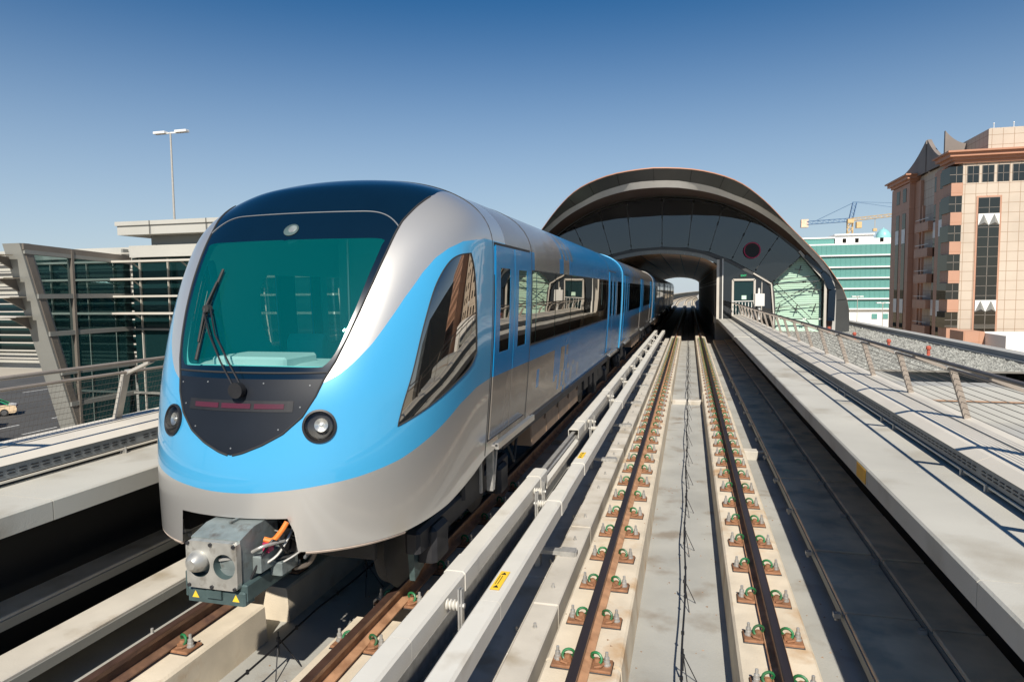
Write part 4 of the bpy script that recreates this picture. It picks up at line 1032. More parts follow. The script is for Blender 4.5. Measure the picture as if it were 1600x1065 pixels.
b.build('roof_shell', 'shell', st)
for k in range(3, NR-3, 3):    # joints of the fascia panels
    b = MB(); a, c = Vector(RO[k]), Vector(RF[k]); o_ = Vector((0, -.006, -.004)); b.beam(a+o_, c+o_, .02, .012, up=(0, 1, 0)); b.build('fascia_joint', 'black', st)
# facade: outer rim frame, glass ring, inner arch, portal
IA = arch([(4.62, 40, -1.5), (4.62, 40, .9), (4.60, 40, 1.5), (4.42, 40, 2.9), (3.3, 40, 3.62), (2.3, 40, 4.2), (1.62, 40, 4.5), (.5, 40, 4.85), (-.6, 40, 5.0), (-1.65, 40, 5.05)], 4)
IA = resamp(IA, NR)
def ring_frame(P, w, d, m, name, y=39.9):
    b = MB(); n = len(P); V = []
    for i, p in enumerate(P):
        a, c = Vector(P[max(i-1, 0)]), Vector(P[min(i+1, n-1)]); t = (c-a).normalized(); q = Vector((t.z, 0, -t.x))
        for yy in (y, y+d):
            for s_ in (-1, 1): V.append((p[0]+q.x*w/2*s_, yy, p[2]+q.z*w/2*s_))
    F = []
    for i in range(n-1):
        o = 4*i; F += [(o, o+1, o+5, o+4), (o+2, o+6, o+7, o+3), (o, o+4, o+6, o+2), (o+1, o+3, o+7, o+5)]
    b.add(V, F, m); return b.build(name, m, st)
ring_frame(GO, .16, .3, 'frame_dark', 'glass_rim', 39.88)
ring_frame(IA, .16, .34, 'frame_dark', 'inner_arch', 39.86)
# glass ring, panel by panel (outer point, inner point)
po = [(7.12, 1.0), (7.12, 3.1), (6.02, 4.5), (4.80, 5.55), (3.35, 6.55), (1.85, 7.35), (.25, 7.80), (-1.5, 7.95)]
pi_ = [(4.72, 1.0), (4.58, 2.92), (4.50, 3.02), (3.55, 3.62), (2.33, 4.32), (1.12, 4.80), (-.05, 5.06), (-1.5, 5.16)]
po += [(mirx(x), z) for x, z in po[:-1][::-1]]; pi_ += [(mirx(x), z) for x, z in pi_[:-1][::-1]]
for i in range(len(po)-1):
    b = MB(); q = []
    for (ax_, az), (bx, bz) in (((po[i], po[i+1])), ((pi_[i+1], pi_[i]))): q += [(ax_+(bx-ax_)*.012, az+(bz-az)*.012), (bx-(bx-ax_)*.012, bz-(bz-az)*.012)]
    g_ = 'glass_clear' if i in (0, 1, len(po)-2, len(po)-3) else 'glass_station'
    b.add([(x, 39.94, z) for x, z in q]+[(x, 39.965, z) for x, z in q], [(0, 1, 2, 3), (7, 6, 5, 4)]+[(k, k+4, (k+1) % 4+4, (k+1) % 4) for k in range(4)], g_)
    gp = b.build('glass_panel', g_, st)
    for (x0, z0), (x1, z1) in (((po[i], pi_[i])), ((po[i+1], pi_[i+1]))):
        for t in (.06, .36, .40, .93):
            dx = .07 if (x0, z0) == po[i] else -.07
            c = MB(); c.lathe([(.045, 39.90), (.045, 39.938)], (x0+(x1-x0)*t-dx*-.0, 0, z0+(z1-z0)*t), axis='y', n=8); c.build('glass_fixing', 'white_metal', gp)
    b = MB(); b.beam((po[i][0], 39.98, po[i][1]), (pi_[i][0], 39.98, pi_[i][1]), .05, .05, up=(0, 1, 0)); b.build('mullion', 'frame_dark', st)
# beige frame of the right hand glass field
for pth, w in (([(7.22, -1), (7.22, 3.08), (5.85, 4.72)], .13), ([(4.62, -1), (4.60, 1.2), (4.45, 2.95), (3.5, 3.55)], .07)):
    for s_ in (1, -1):
        b = MB()
        for a, c in zip(pth[:-1], pth[1:]):
            f = (lambda x: x) if s_ > 0 else mirx
            b.beam((f(a[0]), 39.82, a[1]), (f(c[0]), 39.82, c[1]), w, .10, up=(0, 1, 0))
        b.build('beige_frame', 'frame_beige', st)
for s_ in (1, -1):       # dark bracing outside the beige frame
    f = (lambda x: x) if s_ > 0 else mirx
    for a, c in (((7.5, .9), (7.55, 2.6)), ((7.55, 2.6), (7.1, 3.6)), ((7.1, 3.6), (6.2, 4.5))):
        b = MB(); b.beam((f(a[0]), 39.7, a[1]), (f(c[0]), 39.7, c[1]), .35, .06, up=(0, 1, 0)); b.build('side_panel', 'navy', st)
# portal reveal: light panels over the tracks, jambs
PA = resamp(arch([(1.56, 39.8, 4.12), (.9, 39.8, 4.42), (0, 39.8, 4.62), (-.8, 39.8, 4.72), (-1.65, 39.8, 4.76)], 4), 29)
PB = [(p[0], 39.8, p[2]+.22) for p in PA]
for i in range(0, 28, 2):
    b = MB(); q = [PA[i], PA[i+1], PA[i+2], PB[i+2], PB[i+1], PB[i]]
    cxm = sum(p[0] for p in q)/6; q = [(cxm+(p[0]-cxm)*.985, p[1], p[2]) for p in q]
    b.add(q+[(x, 40.05, z) for x, y, z in q], [(0, 1, 2, 3, 4, 5), (11, 10, 9, 8, 7, 6)]+[(k, 6+k, 6+(k+1) % 6, (k+1) % 6) for k in range(6)]); b.build('portal_panel', 'annex_grey', st)
for s_ in (1, -1):
    f = (lambda x: x) if s_ > 0 else mirx
    b = MB(); x0, x1 = sorted((f(1.54), f(1.68))); b.box(x0, x1, 39.78, 40.2, 1.0, 4.36); b.build('portal_jamb', 'frame_beige', st)
    b = MB(); x0, x1 = sorted((f(1.69), f(1.82))); b.box(x0, x1, 39.8, 40.1, 1.0, 4.45); b.build('dark_jamb', 'frame_dark', st)
    b = MB(); x0, x1 = sorted((f(1.84), f(1.89))); b.box(x0, x1, 39.8, 40.1, 1.0, 4.4); b.build('white_jamb', 'white_metal', st)
b = MB(); n = len(PB)
up = [q for q in IA if q[2] > 4.45]
b.add([(p[0], 39.97, p[2]) for p in PB]+[(p[0], 39.97, p[2]) for p in resamp(up, n)], [(i, i+1, n+i+1, n+i) for i in range(n-1)], 'frame_dark'); b.build('portal_header', 'frame_dark', st)
# compartment beside the portal with door
for s_ in (1, -1):
    f = (lambda x: x) if s_ > 0 else mirx
    b = MB(); q = [(1.9, 1.0), (4.55, 1.0), (4.45, 2.9), (1.9, 4.38)]
    b.add([(f(x), 39.99, z) for x, z in q], [(0, 1, 2, 3)], 'glass_station'); b.build('glass_panel', 'glass_station', st)
    for x in (3.95,):
        b = MB(); b.box(min(f(x), f(x)+.04), max(f(x), f(x)+.04), 39.93, 40.03, 1.0, 3.2); b.build('mullion', 'frame_beige', st)
dr = MB()
for a, c in (((2.42, 1.0), (2.42, 3.2)), ((2.42, 3.2), (3.58, 3.2)), ((3.58, 3.2), (3.58, 1.0))): dr.beam((a[0], 39.90, a[1]), (c[0], 39.90, c[1]), .11, .12, up=(0, 1, 0))
df = dr.build('door_frame', 'frame_beige', st)
b = MB(); b.box(2.47, 3.53, 39.93, 39.96, 1.0, 3.15); b.build('door_panel', 'glass_annex', df)
b = MB(); b.box(2.9, 3.15, 39.90, 39.925, 2.1, 2.32); b.build('notice', 'green_louvre', df)
b = MB(); b.box(3.78, 3.93, 39.90, 39.93, 2.1, 2.32); b.build('notice', 'white_panel', st)
def text(s_, size, loc, m, name, parent, depth=.004, rx=90, rz=0):
    cu = bpy.data.curves.new('t', 'FONT'); cu.body = s_; cu.size = size; cu.extrude = depth; cu.align_x = 'CENTER'; cu.align_y = 'CENTER'
    o = bpy.data.objects.new(name, cu); col.objects.link(o); dg = bpy.context.evaluated_depsgraph_get(); me = bpy.data.meshes.new_from_object(o.evaluated_get(dg))
    bpy.data.objects.remove(o); o = bpy.data.objects.new(name, me); me.materials.clear(); me.materials.append(M[m]); col.objects.link(o)
    o.rotation_euler = (R(rx), 0, R(rz)); o.parent = parent; o.location = Vector(loc)-Vector(parent['_o']); return o
b = MB(); b.box(2.78, 3.2, 39.90, 39.925, 3.36, 3.50); es = b.build('exit_sign', 'dark_inside', st); text('EXIT', .15, (2.99, 39.89, 3.43), 'exit_green', 'lettering', es)
# round dark sign with a magenta ring
t = thing('round_sign', (3.4, 39.6, 4.4), 'round dark sign with a magenta ring mounted on the station glass', 'sign')
b = MB(); b.lathe([(.40, 39.62), (.40, 39.66)], (3.4, 0, 4.82), axis='y', n=36); b.build('disc', 'dark_inside', t)
b = MB(); b.tube([(3.4+.42*math.cos(a), 39.62, 4.82+.42*math.sin(a)) for a in np.linspace(0, 2*math.pi, 40)[:-1]], .035, n=6, closed=True); b.build('ring', 'magenta', t)
# lit green louvre wall behind the clear glass
for s_ in (1, -1):
    f = (lambda x: x) if s_ > 0 else mirx
    b = MB(); q = [(4.70, -.5), (7.15, -.5), (7.12, 3.05), (6.0, 4.5), (4.62, 3.1)]
    b.add([(f(x), 40.42, z) for x, z in q], [(0, 1, 2, 3, 4)], 'green_louvre'); gl = b.build('louvre_wall', 'green_louvre', st)
    for k in range(32):
        z = .98+.105*k; x1 = 7.12-(z-3.05)*.8 if z > 3.05 else 7.12; x0 = 4.70 if z < 3.2 else 4.66+(z-3.2)*.95
        b = MB(); b.box(min(f(x0), f(x1)), max(f(x0), f(x1)), 40.40, 40.42, z, z+.012); b.build('louvre_line', 'annex_grey', gl)
    for z in (1.75, 2.5, 3.3):
        b = MB(); b.tube([(f(4.8), 40.2, z-.12), (f(6.0), 40.2, z), (f(7.1), 40.2, z+.1)], .02, n=6); b.build('stay_cable', 'frame_dark', st)
    for x, z in ((4.85, 1.6), (5.75, 1.55), (6.7, 1.6), (6.7, 2.65), (5.9, 3.7)):
        b = MB(); b.beam((f(x), 40.2, z-.2), (f(x+.12), 40.2, z+.25), .05); b.beam((f(x-.2), 40.2, z+.05), (f(x+.2), 40.2, z), .04); b.build('spider_bracket', 'frame_dark', st)
    b = MB(); b.beam((f(4.7), 40.15, 3.0), (f(6.6), 40.15, 1.0), .03, .03); b.beam((f(4.75), 40.1, 1.8), (f(7.0), 40.15, 3.2), .03, .03); b.build('tie_rod', 'frame_dark', st)
# dark volume behind the facade, side walls, ceiling
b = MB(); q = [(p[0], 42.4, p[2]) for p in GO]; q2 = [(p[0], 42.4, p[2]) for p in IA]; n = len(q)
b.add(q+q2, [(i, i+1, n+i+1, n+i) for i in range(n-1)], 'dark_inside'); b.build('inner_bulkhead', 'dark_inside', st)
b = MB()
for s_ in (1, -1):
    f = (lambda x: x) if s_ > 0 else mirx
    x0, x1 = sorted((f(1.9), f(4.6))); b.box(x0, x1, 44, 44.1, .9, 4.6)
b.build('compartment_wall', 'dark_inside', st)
CE = resamp(arch([(1.62, 40, 3.95), (1.2, 40, 4.3), (.3, 40, 4.62), (-.8, 40, 4.8), (-1.65, 40, 4.85)], 4), 25)
for j in range(26):
    y0 = 40.2+j*3; b = MB(); loft(b, [(p[0], y0, p[2]) for p in CE], [(p[0], y0+2.95, p[2]) for p in CE], 'panel_brown'); b.build('ceiling_panel', 'panel_brown', st)
b = MB()
for i in (4, 8, 12, 16, 20): b.beam((CE[i][0], 40.2, CE[i][2]-.03), (CE[i][0], YE, CE[i][2]-.03), .04)
b.build('ceiling_runner', 'annex_grey', st)
for s_ in (1, -1):
    f = (lambda x: x) if s_ > 0 else mirx
    x0, x1 = sorted((f(1.60), f(1.9)))
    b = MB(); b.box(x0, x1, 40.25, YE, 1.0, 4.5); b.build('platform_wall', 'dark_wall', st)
    b = MB(); x0, x1 = sorted((f(1.60), f(7.3))); b.box(x0, x1, 43.3, YE, -1.5, 1.0); b.build('platform', 'walk', st)
    for z0, z1 in ((2.95, 3.05), (3.18, 3.24), (3.9, 3.96)):
        b = MB(); x0, x1 = sorted((f(1.57), f(1.60))); b.box(x0, x1, 40.3, YE, z0, z1); b.build('wall_rail', 'white_metal', st)
    for k in range(26):
        b = MB(); x0, x1 = sorted((f(1.575), f(1.60))); b.box(x0, x1, 41+3*k, 41.25+3*k, 1.0, 3.9); b.build('screen_post', 'frame_beige', st)
b = MB(); b.box(mirx(9.9), 9.9, 42, YE, -8, -1.55); b.build('lower_storey', 'annex_grey', st)
# lamp box and little fence at the end of the walkway
t = thing('equipment_post', (3.75, 38.9, 1.0), 'small white equipment cabinet on a post at the end of the right railing', 'cabinet')
b = MB(); b.lathe([(.07, 1.0), (.07, 1.75)], (3.75, 38.9, 0), n=10); b.build('post', 'white_metal', t)
b = MB(); b.cbox(3.5, 4.0, 38.7, 39.1, 1.75, 2.42, .02); b.lathe([(.06, 2.42), (.06, 2.6), (.04, 2.72)], (3.72, 38.9, 0), n=8, m=None); b.build('cabinet_body', 'white_metal', t)
t = thing('barrier_gate', (2.6, 39.2, 1.0), 'short white barrier of upright bars across the right walkway by the station', 'barrier')
b = MB(); b.beam((2.35, 39.3, 2.0), (3.45, 38.9, 2.02), .06, .05); b.build('top_bar', 'white_metal', t)
for k in range(7):
    b = MB(); b.beam((2.4+.16*k, 39.28-.05*k, 1.05), (2.4+.16*k, 39.28-.05*k, 1.98), .035); b.build('bar', 'white_metal', t)

# ================================================================ RIGHT SIDE: roofs, tower, teal office, crane
rb = thing('gravel_roof_building', (7, 40, -8), 'low building with pebble covered roof beside the right railing', 'building')
ZR = .22
b = MB(); b.add([(2.95, 20.6, ZR), (9.25, 23.1, ZR), (10.9, 30, ZR), (9.9, 60, ZR), (2.95, 60, ZR), (2.95, 20.6, -8), (9.25, 23.1, -8), (10.9, 30, -8), (9.9, 60, -8), (2.95, 60, -8)], [(0, 1, 2, 3, 4), (9, 8, 7, 6, 5)]+[(k, 5+k, 5+(k+1) % 5, (k+1) % 5) for k in range(5)]); b.build('roof_slab', 'roof_grey', rb)
def wall_strip(b, pts, w, z0, z1, m=None):
    for a, c in zip(pts[:-1], pts[1:]): b.beam((a[0], a[1], (z0+z1)/2), (c[0], c[1], (z0+z1)/2), w, z1-z0, m)
b = MB(); wall_strip(b, [(10.35, 22.0), (10.35, 60)], .50, -2, .52); b.build('parapet', 'roof_grey', rb)
b = MB(); b.box(9.95, 10.098, 22.0, 60, ZR-.2, .34); b.build('parapet_upstand', 'louvre', rb)
b = MB(); b.box(3.0, 10.1, 21.6, 60, ZR+.002, ZR+.05); b.build('gravel_bed', 'gravel', rb)
b = MB(); rr = random.Random(3)
for k in range(15000):
    v = rr.random(); y = 21.7+33*(v**1.6); x = 3.6+6.3*rr.random(); s_ = .035+.05*rr.random()*(1+.4*v); z = ZR+.045
    a = rr.random()*6.3; ca, sa = math.cos(a)*s_, math.sin(a)*s_; h = s_*(.5+.5*rr.random())
    b.add([(x+ca, y+sa, z), (x-sa, y+ca*.8, z), (x-ca, y-sa, z), (x+sa, y-ca*.8, z), (x+ca*.2, y+sa*.2, z+h)], [(0, 1, 4), (1, 2, 4), (2, 3, 4), (3, 0, 4)])
peb = b.build('loose_gravel', 'pebble'); tag(peb, kind='stuff')
for i, (x, y) in enumerate([(8.15, 26.3), (7.75, 29.6), (7.5, 34.2), (7.3, 39), (7.1, 45)]):
    b = MB(); b.lathe([(.10, ZR), (.10, ZR+.08), (.055, ZR+.1), (.055, ZR+.26), (.085, ZR+.28), (.085, ZR+.36), (.04, ZR+.40)], (x, y, 0), n=10)
    tag(b.build('roof_outlet', 'red_cap'), 'small red roof outlet standing in the gravel beside the right railing', 'roof outlet', 'red outlets on the gravel roof')
b = MB(); b.prof([(2.9, -8), (30, -8), (30, -.95), (2.9, -.95)], 14.0, 20.4); b.prof([(2.9, -8), (30, -8), (30, -1.25), (2.9, -1.25)], 12.6, 13.9)
b.box(2.9, 30, 20.4, 21.3, -8, -.02)
gb = tag(b.build('lower_roof', 'roof_grey'), 'plain grey lower roof seen through the wires of the right railing', 'building')
b = MB(); b.box(2.9, 30, 17.2, 17.24, -.9495, -.93); b.build('roof_seam', 'rust_light', gb)
b = MB(); b.box(2.9, 30, 20.36, 20.395, -.42, -.40); b.build('wall_seam', 'rust_light', gb)
b = MB(); b.box(3.0, 14, 3, 12.5, -2.2, -2.1); 
for k in range(40): b.box(3.0, 14, 3+.24*k, 3.03+.24*k, -2.1, -2.02)
tag(b.build('grated_platform', 'mesh_floor'), 'dark grated platform below the right railing', 'platform')

def tower():
    t = thing('apartment_tower', (30, 90, -8), 'tall beige and salmon stone apartment tower with dark windows and a brown cornice', 'building')
    X0, X1, Y0, Y1, ZT_ = 30.7, 64, 90, 114, 18.0
    b = MB(); b.box(X0, X1, Y0, Y1, -8, ZT_); b.build('wall', 'tower_tile', t)
    # corner bay, salmon spandrels
    zc = [15.75-3.38*k for k in range(7)]
    for k, z in enumerate(zc):
        b = MB(); b.box(29.5, X0-.01, 89.75, 92.5, z-2.46 if k < 6 else -8, z-.98); b.build('spandrel', 'tower_salmon', t)
        b = MB(); b.box(29.35, X0-.01, 89.9, 92.6, z-.98, z+.92); w = b.build('window', 'glass_tower', t)
        q = MB(); q.box(29.34, X0, 89.87, 89.9, z-.05, z+.02); q.box(30.0, 30.05, 89.87, 89.9, z-.98, z+.92); q.build('window_bar', 'annex_brown', w)
    # front face: vertical strip and window grid
    def win(x0, x1, z0, z1, nx_=2, nz=2, y=89.97):
        b = MB(); b.box(x0, x1, y, 90.02, z0, z1); w = b.build('window', 'glass_tower', t)
        q = MB()
        for i in range(1, nx_): xx = x0+(x1-x0)*i/nx_; q.box(xx-.025, xx+.025, y-.02, y-.005, z0, z1)
        for i in range(1, nz): zz = z0+(z1-z0)*i/nz; q.box(x0, x1, y-.02, y-.005, zz-.025, zz+.025)
        q.box(x0-.06, x0, y-.03, y+.02, z0, z1); q.box(x1, x1+.06, y-.03, y+.02, z0, z1)
        q.build('window_frame', 'annex_brown', w)
    for k in range(20):
        x = 31.2+1.52*k
        if x < 62: win(x, x+1.12, zc[0]-.98, zc[0]+.92)
    for bx in (0, 15.4):
        b = MB(); b.box(32.2+bx, 34.75+bx, 89.93, 89.995, -5, 13.2); b.build('strip_surround', 'tower_salmon', t)
        b = MB(); b.box(32.4+bx, 34.55+bx, 89.88, 89.93, -5, 13.0); w = b.build('window', 'glass_tower', t)
        q = MB(); q.box(33.45+bx, 33.52+bx, 89.86, 89.88, -5, 13)
        for z in np.arange(-4, 13, 1.13): q.box(32.4+bx, 34.55+bx, 89.86, 89.88, z, z+.05)
        q.build('window_frame', 'annex_brown', w)
        for zt in (11.15, 1.15):
            b = MB(); x0, x1 = 32.4+bx, 34.55+bx; z0, z1 = zt-1.35, zt
            b.box(x0, x1, 89.82, 89.855, z0, z1, 'cast_white')
            for k in range(2):
                xa = x0+(x1-x0)*k/2; xb = x0+(x1-x0)*(k+1)/2; xm_ = (xa+xb)/2; zm = z0+.3
                b.add([(xa, 89.815, z0), (xb, 89.815, z0), (xm_, 89.815, z1-.05), (xm_, 89.5, zm)], [(0, 1, 3), (1, 2, 3), (2, 0, 3)], 'annex_grey')
            b.build('metal_panel', 'cast_white', t)
    for bx in (38.1, 42.6, 53.4, 57.8):
        for z in zc[1:]: win(bx, bx+1.9, z-.98, z+.62)
    # recessed west side with balconies, in steps
    ystep = [(92.6, 96.3, 30.0), (96.3, 98.0, 30.3), (98.0, 103.3, 31.5), (103.3, 105.6, 30.3), (105.6, 114, 29.6)]
    for j, (ya, yb, x) in enumerate(ystep):
        b = MB(); b.box(x, X0+1.2, ya, yb, -8, ZT_-.8); b.build('west_wall', 'tower_salmon' if j != 2 else 'tile_brown', t)
    for (ya, yb, x) in ((92.7, 94.9, 30.0), (96.5, 97.8, 30.3), (107, 108.5, 29.6), (110, 111.5, 29.6)):
        b = MB(); b.box(x-.05, x, ya, yb, -5, 13.2); w = b.build('window', 'glass_tower', t)
        for zt in (11.0, 1.1):
            q = MB(); q.box(x-.09, x-.05, ya, yb, zt-2, zt); q.build('metal_panel', 'cast_white', w)
        b = MB(); b.box(x-.05, x, ya, yb, zc[0]-.98, zc[0]+.92); b.build('window', 'glass_tower', t)
    for z in zc[1:]:
        b = MB(); b.box(29.7, 31.5, 98.0, 103.3, z-2.3, z-1.15); b.build('balcony', 'tower_salmon', t)
        b = MB(); b.box(29.75, 29.8, 98.0, 103.3, z-.72, z-.66); b.build('balcony_rail', 'cast_white', t)
        b = MB(); b.box(29.8, 30.1, 100.5, 100.8, z-1.15, z+1.1); b.build('balcony_post', 'tower_salmon', t)
        b = MB(); b.box(31.44, 31.49, 98.3, 103.0, z-1.15, z+1.0); b.build('balcony_door', 'dark_inside', t)
    # cornice: stepped, overhanging
    def corn(b, x0, x1, y0, y1, z, m='tile_brown'):
        for e, za, zb in ((.15, 0, .35), (.45, .35, .7), (.85, .7, 1.15), (1.15, 1.15, 1.35)): b.box(x0-e, x1+e, y0-e, y1+e, z+za, z+zb, m)
    b = MB(); corn(b, 29.9, X1, 89.9, 93.2, 17.0); b.build('cornice', 'tile_brown', t)
    b = MB(); corn(b, 29.9, 33, 105.6, 113.8, 17.0); b.build('cornice', 'tile_brown', t)
    b = MB(); b.box(33.4, X1, 90.6, 113, 18.4, 20.9, 'tower_tile'); b.box(33.6, X1, 90.8, 112.8, 20.9, 21.0, 'tower_tile'); pp = b.build('parapet', 'tower_tile', t)
    b = MB(); b.box(39.6, 40.9, 90.55, 90.6, 19.1, 19.5); b.build('vent_slot', 'annex_brown', pp)
    # curved gable fins of the crown
    def fin(ax_, p0, p1, th, sag, name='crown_fin'):
        b = MB(); n = 14; V = []
        for s_ in (0, 1):
            for i in range(n+1):
                u = i/n; c = p0[2]+(p1[2]-p0[2])*(u**2.0)
                x = p0[0]+(p1[0]-p0[0])*u+(th*s_ if ax_ == 'y' else 0); y = p0[1]+(p1[1]-p0[1])*u+(th*s_ if ax_ == 'x' else 0)
                V += [(x, y, 17.9), (x, y, c)]
        k = 2*(n+1); F = []
        for i in range(n): F += [(2*i, 2*i+1, 2*i+3, 2*i+2), (k+2*i, k+2*i+2, k+2*i+3, k+2*i+1), (2*i+1, k+2*i+1, k+2*i+3, 2*i+3)]
        F += [(0, k, k+1, 1), (2*n, 2*n+1, k+2*n+1, k+2*n)]; b.add(V, F, 'crown_stone'); b.build(name, 'crown_stone', t)
    fin('y', (30.2, 113, 19.0), (30.2, 101.5, 22.1), .5, 1); fin('y', (30.2, 93, 18.5), (30.2, 101.0, 22.1), .5, 1)
    fin('x', (33.5, 97, 20.6), (31.0, 97, 22.3), .4, 1, 'crown_fin')
    for k in range(14):
        b = MB(); b.lathe([(.04, 21), (.04, 21.45), (.09, 21.5), (.05, 21.6)], (34+2*k, 90.9, 0), n=6); b.build('roof_light', 'cast_white', t)
tower()
def block(x0, x1, y0, y1, zt, wm, gm, label, nx_, nz):
    t = thing('office_block', ((x0+x1)/2, y0, -8), label, 'building'); b = MB(); b.box(x0, x1, y0, y1, -8, zt); b.build('wall', wm, t)
    for i in range(nx_):
        for k in range(nz):
            b = MB(); w = (x1-x0)/nx_; h = (zt+6)/nz; b.box(x0+w*(i+.28), x0+w*(i+.72), y0-.06, y0+.1, -6+h*(k+.22), -6+h*(k+.75)); b.build('window', gm, t)
block(66, 96, 70, 95, 24, 'tower_salmon', 'glass_tower', 'salmon stone office block to the right of the beige tower', 12, 8)
block(70, 110, 18, 55, 16, 'frame_dark', 'glass_tower', 'dark office block far to the right of the railing', 10, 6)
b = MB(); b.box(31.4, 62, 79, 87, -8, -2.35); ww = tag(b.build('white_building', 'white_wall'), 'plain white walled building in front of the beige tower', 'building')
b = MB(); b.box(29.3, 31.35, 84, 88, -8, -2.2, 'tower_salmon'); tag(b.build('brown_block', 'tower_salmon'), 'small brown stone block between the beige tower and the white wall', 'building')
def teal():
    t = thing('teal_glass_office', (38, 160, -8), 'low office building of teal glass bands and white floors, under the crane', 'building')
    z = 13.4; k = 0
    b = MB(); b.box(22, 60, 160, 190, -8, 12.4); b.build('wall', 'white_wall', t)
    for zt, zb in ((12.1, 9.95), (9.6, 7.45), (7.1, 5.1), (4.75, 2.8), (2.45, .6), (.2, -1.6)):
        b = MB(); b.box(21.95, 60, 159.85, 160.2, zb, zt); w = b.build('window_band', 'glass_teal', t)
        q = MB()
        for i in range(38): q.box(22+i*.98, 22.07+i*.98, 159.78, 159.86, zb, zt)
        q.build('mullions', 'glass_teal', w)
        b = MB(); b.box(21.5, 60, 159.4, 160.2, zb-.28, zb); b.build('floor_slab', 'white_wall', t)
    for x in (38.2, 40.3):
        b = MB(); b.box(x, x+1.1, 159.9, 160.1, -3.9, -2.8); b.build('window', 'glass_teal', t)
    b = MB(); b.box(23, 30.8, 162, 175, 12.4, 13.7, 'glass_teal'); b.box(22.6, 31, 161.8, 175, 13.7, 14.0); b.box(31, 38.6, 162, 178, 12.4, 14.3); b.box(30.8, 38.8, 161.6, 178, 14.3, 14.6); b.box(38.6, 44, 163, 175, 12.4, 13.6); b.build('penthouse', 'white_wall', t)
    for x in (32.5, 35, 39.9):
        b = MB(); b.box(x, x+.7, 161.9, 162.05, 12.7, 13.6); b.build('window', 'glass_tower', t)
    b = MB(); b.lathe([(1.5, 0), (1.5, .3), (1.42, .9), (1.1, 1.5), (.65, 1.95), (.15, 2.15), (.04, 2.4)], (41.3, 165, 13.6), n=24); b.build('dome', 'dome', t)
teal()
def lattice(b, a, c, w, n, m):
    a, c = Vector(a), Vector(c); d = (c-a).normalized(); u = Vector((0, 0, 1)) if abs(d.z) < .8 else Vector((1, 0, 0)); s_ = d.cross(u).normalized(); u = s_.cross(d)
    P = lambda t, i, j: a+(c-a)*t+s_*(i*w/2)+u*(j*w/2)
    for i in (-1, 1):
        for j in (-1, 1): b.beam(P(0, i, j), P(1, i, j), w*.14, m=m)
    for k in range(n):
        t0_, t1_ = k/n, (k+1)/n
        for i in (-1, 1):
            b.beam(P(t0_, i, -1), P(t1_, i, 1), w*.09, m=m); b.beam(P(t0_, -1, i), P(t1_, 1, i), w*.09, m=m); b.beam(P(t0_, i, 1), P(t0_, i, -1), w*.09, m=m)
cr_ = thing('tower_crane', (46, 220, -8), 'tower crane with yellow mast and jib and blue counter arm behind the teal office', 'crane')
b = MB(); lattice(b, (46, 220, -8), (46, 220, 22.5), 1.4, 16, 'crane_yellow'); b.box(45.2, 46.9, 219, 221, 22, 23.2); b.build('mast', 'crane_yellow', cr_)
b = MB(); lattice(b, (46, 220, 23), (58.5, 214, 23.6), .8, 10, 'crane_yellow'); lattice(b, (58.5, 214, 23.6), (78, 206, 24.5), .7, 14, 'crane_yellow'); b.build('jib', 'crane_yellow', cr_)
b = MB(); lattice(b, (46, 220, 23), (33.6, 225, 22.9), .95, 9, 'crane_blue'); b.build('counter_jib', 'crane_blue', cr_)
b = MB(); b.box(33.2, 35.2, 224, 226, 21.6, 24); b.build('counterweight', 'panel_brown', cr_)
b = MB(); lattice(b, (46.2, 220, 23), (47.2, 220, 28.2), 1.0, 5, 'crane_blue'); b.build('tower_head', 'crane_blue', cr_)
b = MB(); b.tube([(47.2, 220, 28.2), (37, 223.5, 23.3)], .07, n=4); b.tube([(47.2, 220, 28.2), (60, 213, 24.6)], .05, n=4); b.tube([(47.2, 220, 28.2), (72, 208.5, 25)], .05, n=4); b.build('tie_rod', 'crane_blue', cr_)
b = MB(); b.box(47.4, 48.8, 218, 219.6, 20.4, 22.2); b.build('cab', 'crane_yellow', cr_)
b = MB(); b.tube([(52, 217, 23), (52, 217, 20)], .06, n=4); b.box(51.5, 52.5, 216.6, 217.4, 19.2, 20); b.build('hook_block', 'crane_yellow', cr_)
def street_lamp(x, y, z1, span, label, both=True):
    t = thing('street_lamp', (x, y, -8), label, 'street lamp')
    b = MB(); b.tube([(x, y, -8), (x, y, z1)], .17 if z1 > 10 else .07, n=10, r1=.09 if z1 > 10 else .04); b.build('pole', 'post_light', t)
    for s_ in (-1, 1):
        b = MB(); b.beam((x, y, z1), (x+s_*span*.35, y+.3, z1+.05), .14); b.cbox(x+min(s_*span*.3, s_*span), x+max(s_*span*.3, s_*span), y-.2, y+.4, z1-.02, z1+(.22 if z1 > 10 else .10), .04); b.build('lamp_head', 'cast_white', t)
street_lamp(-52.5, 60, 19.6, 2.05, 'tall white twin headed street lamp rising above the left annex roof')
street_lamp(21.0, 95, 1.6, .7, 'small white street lamp in front of the white base of the teal office, left one')
street_lamp(22.2, 88, .9, .7, 'small white street lamp nearest the beige tower, right one')

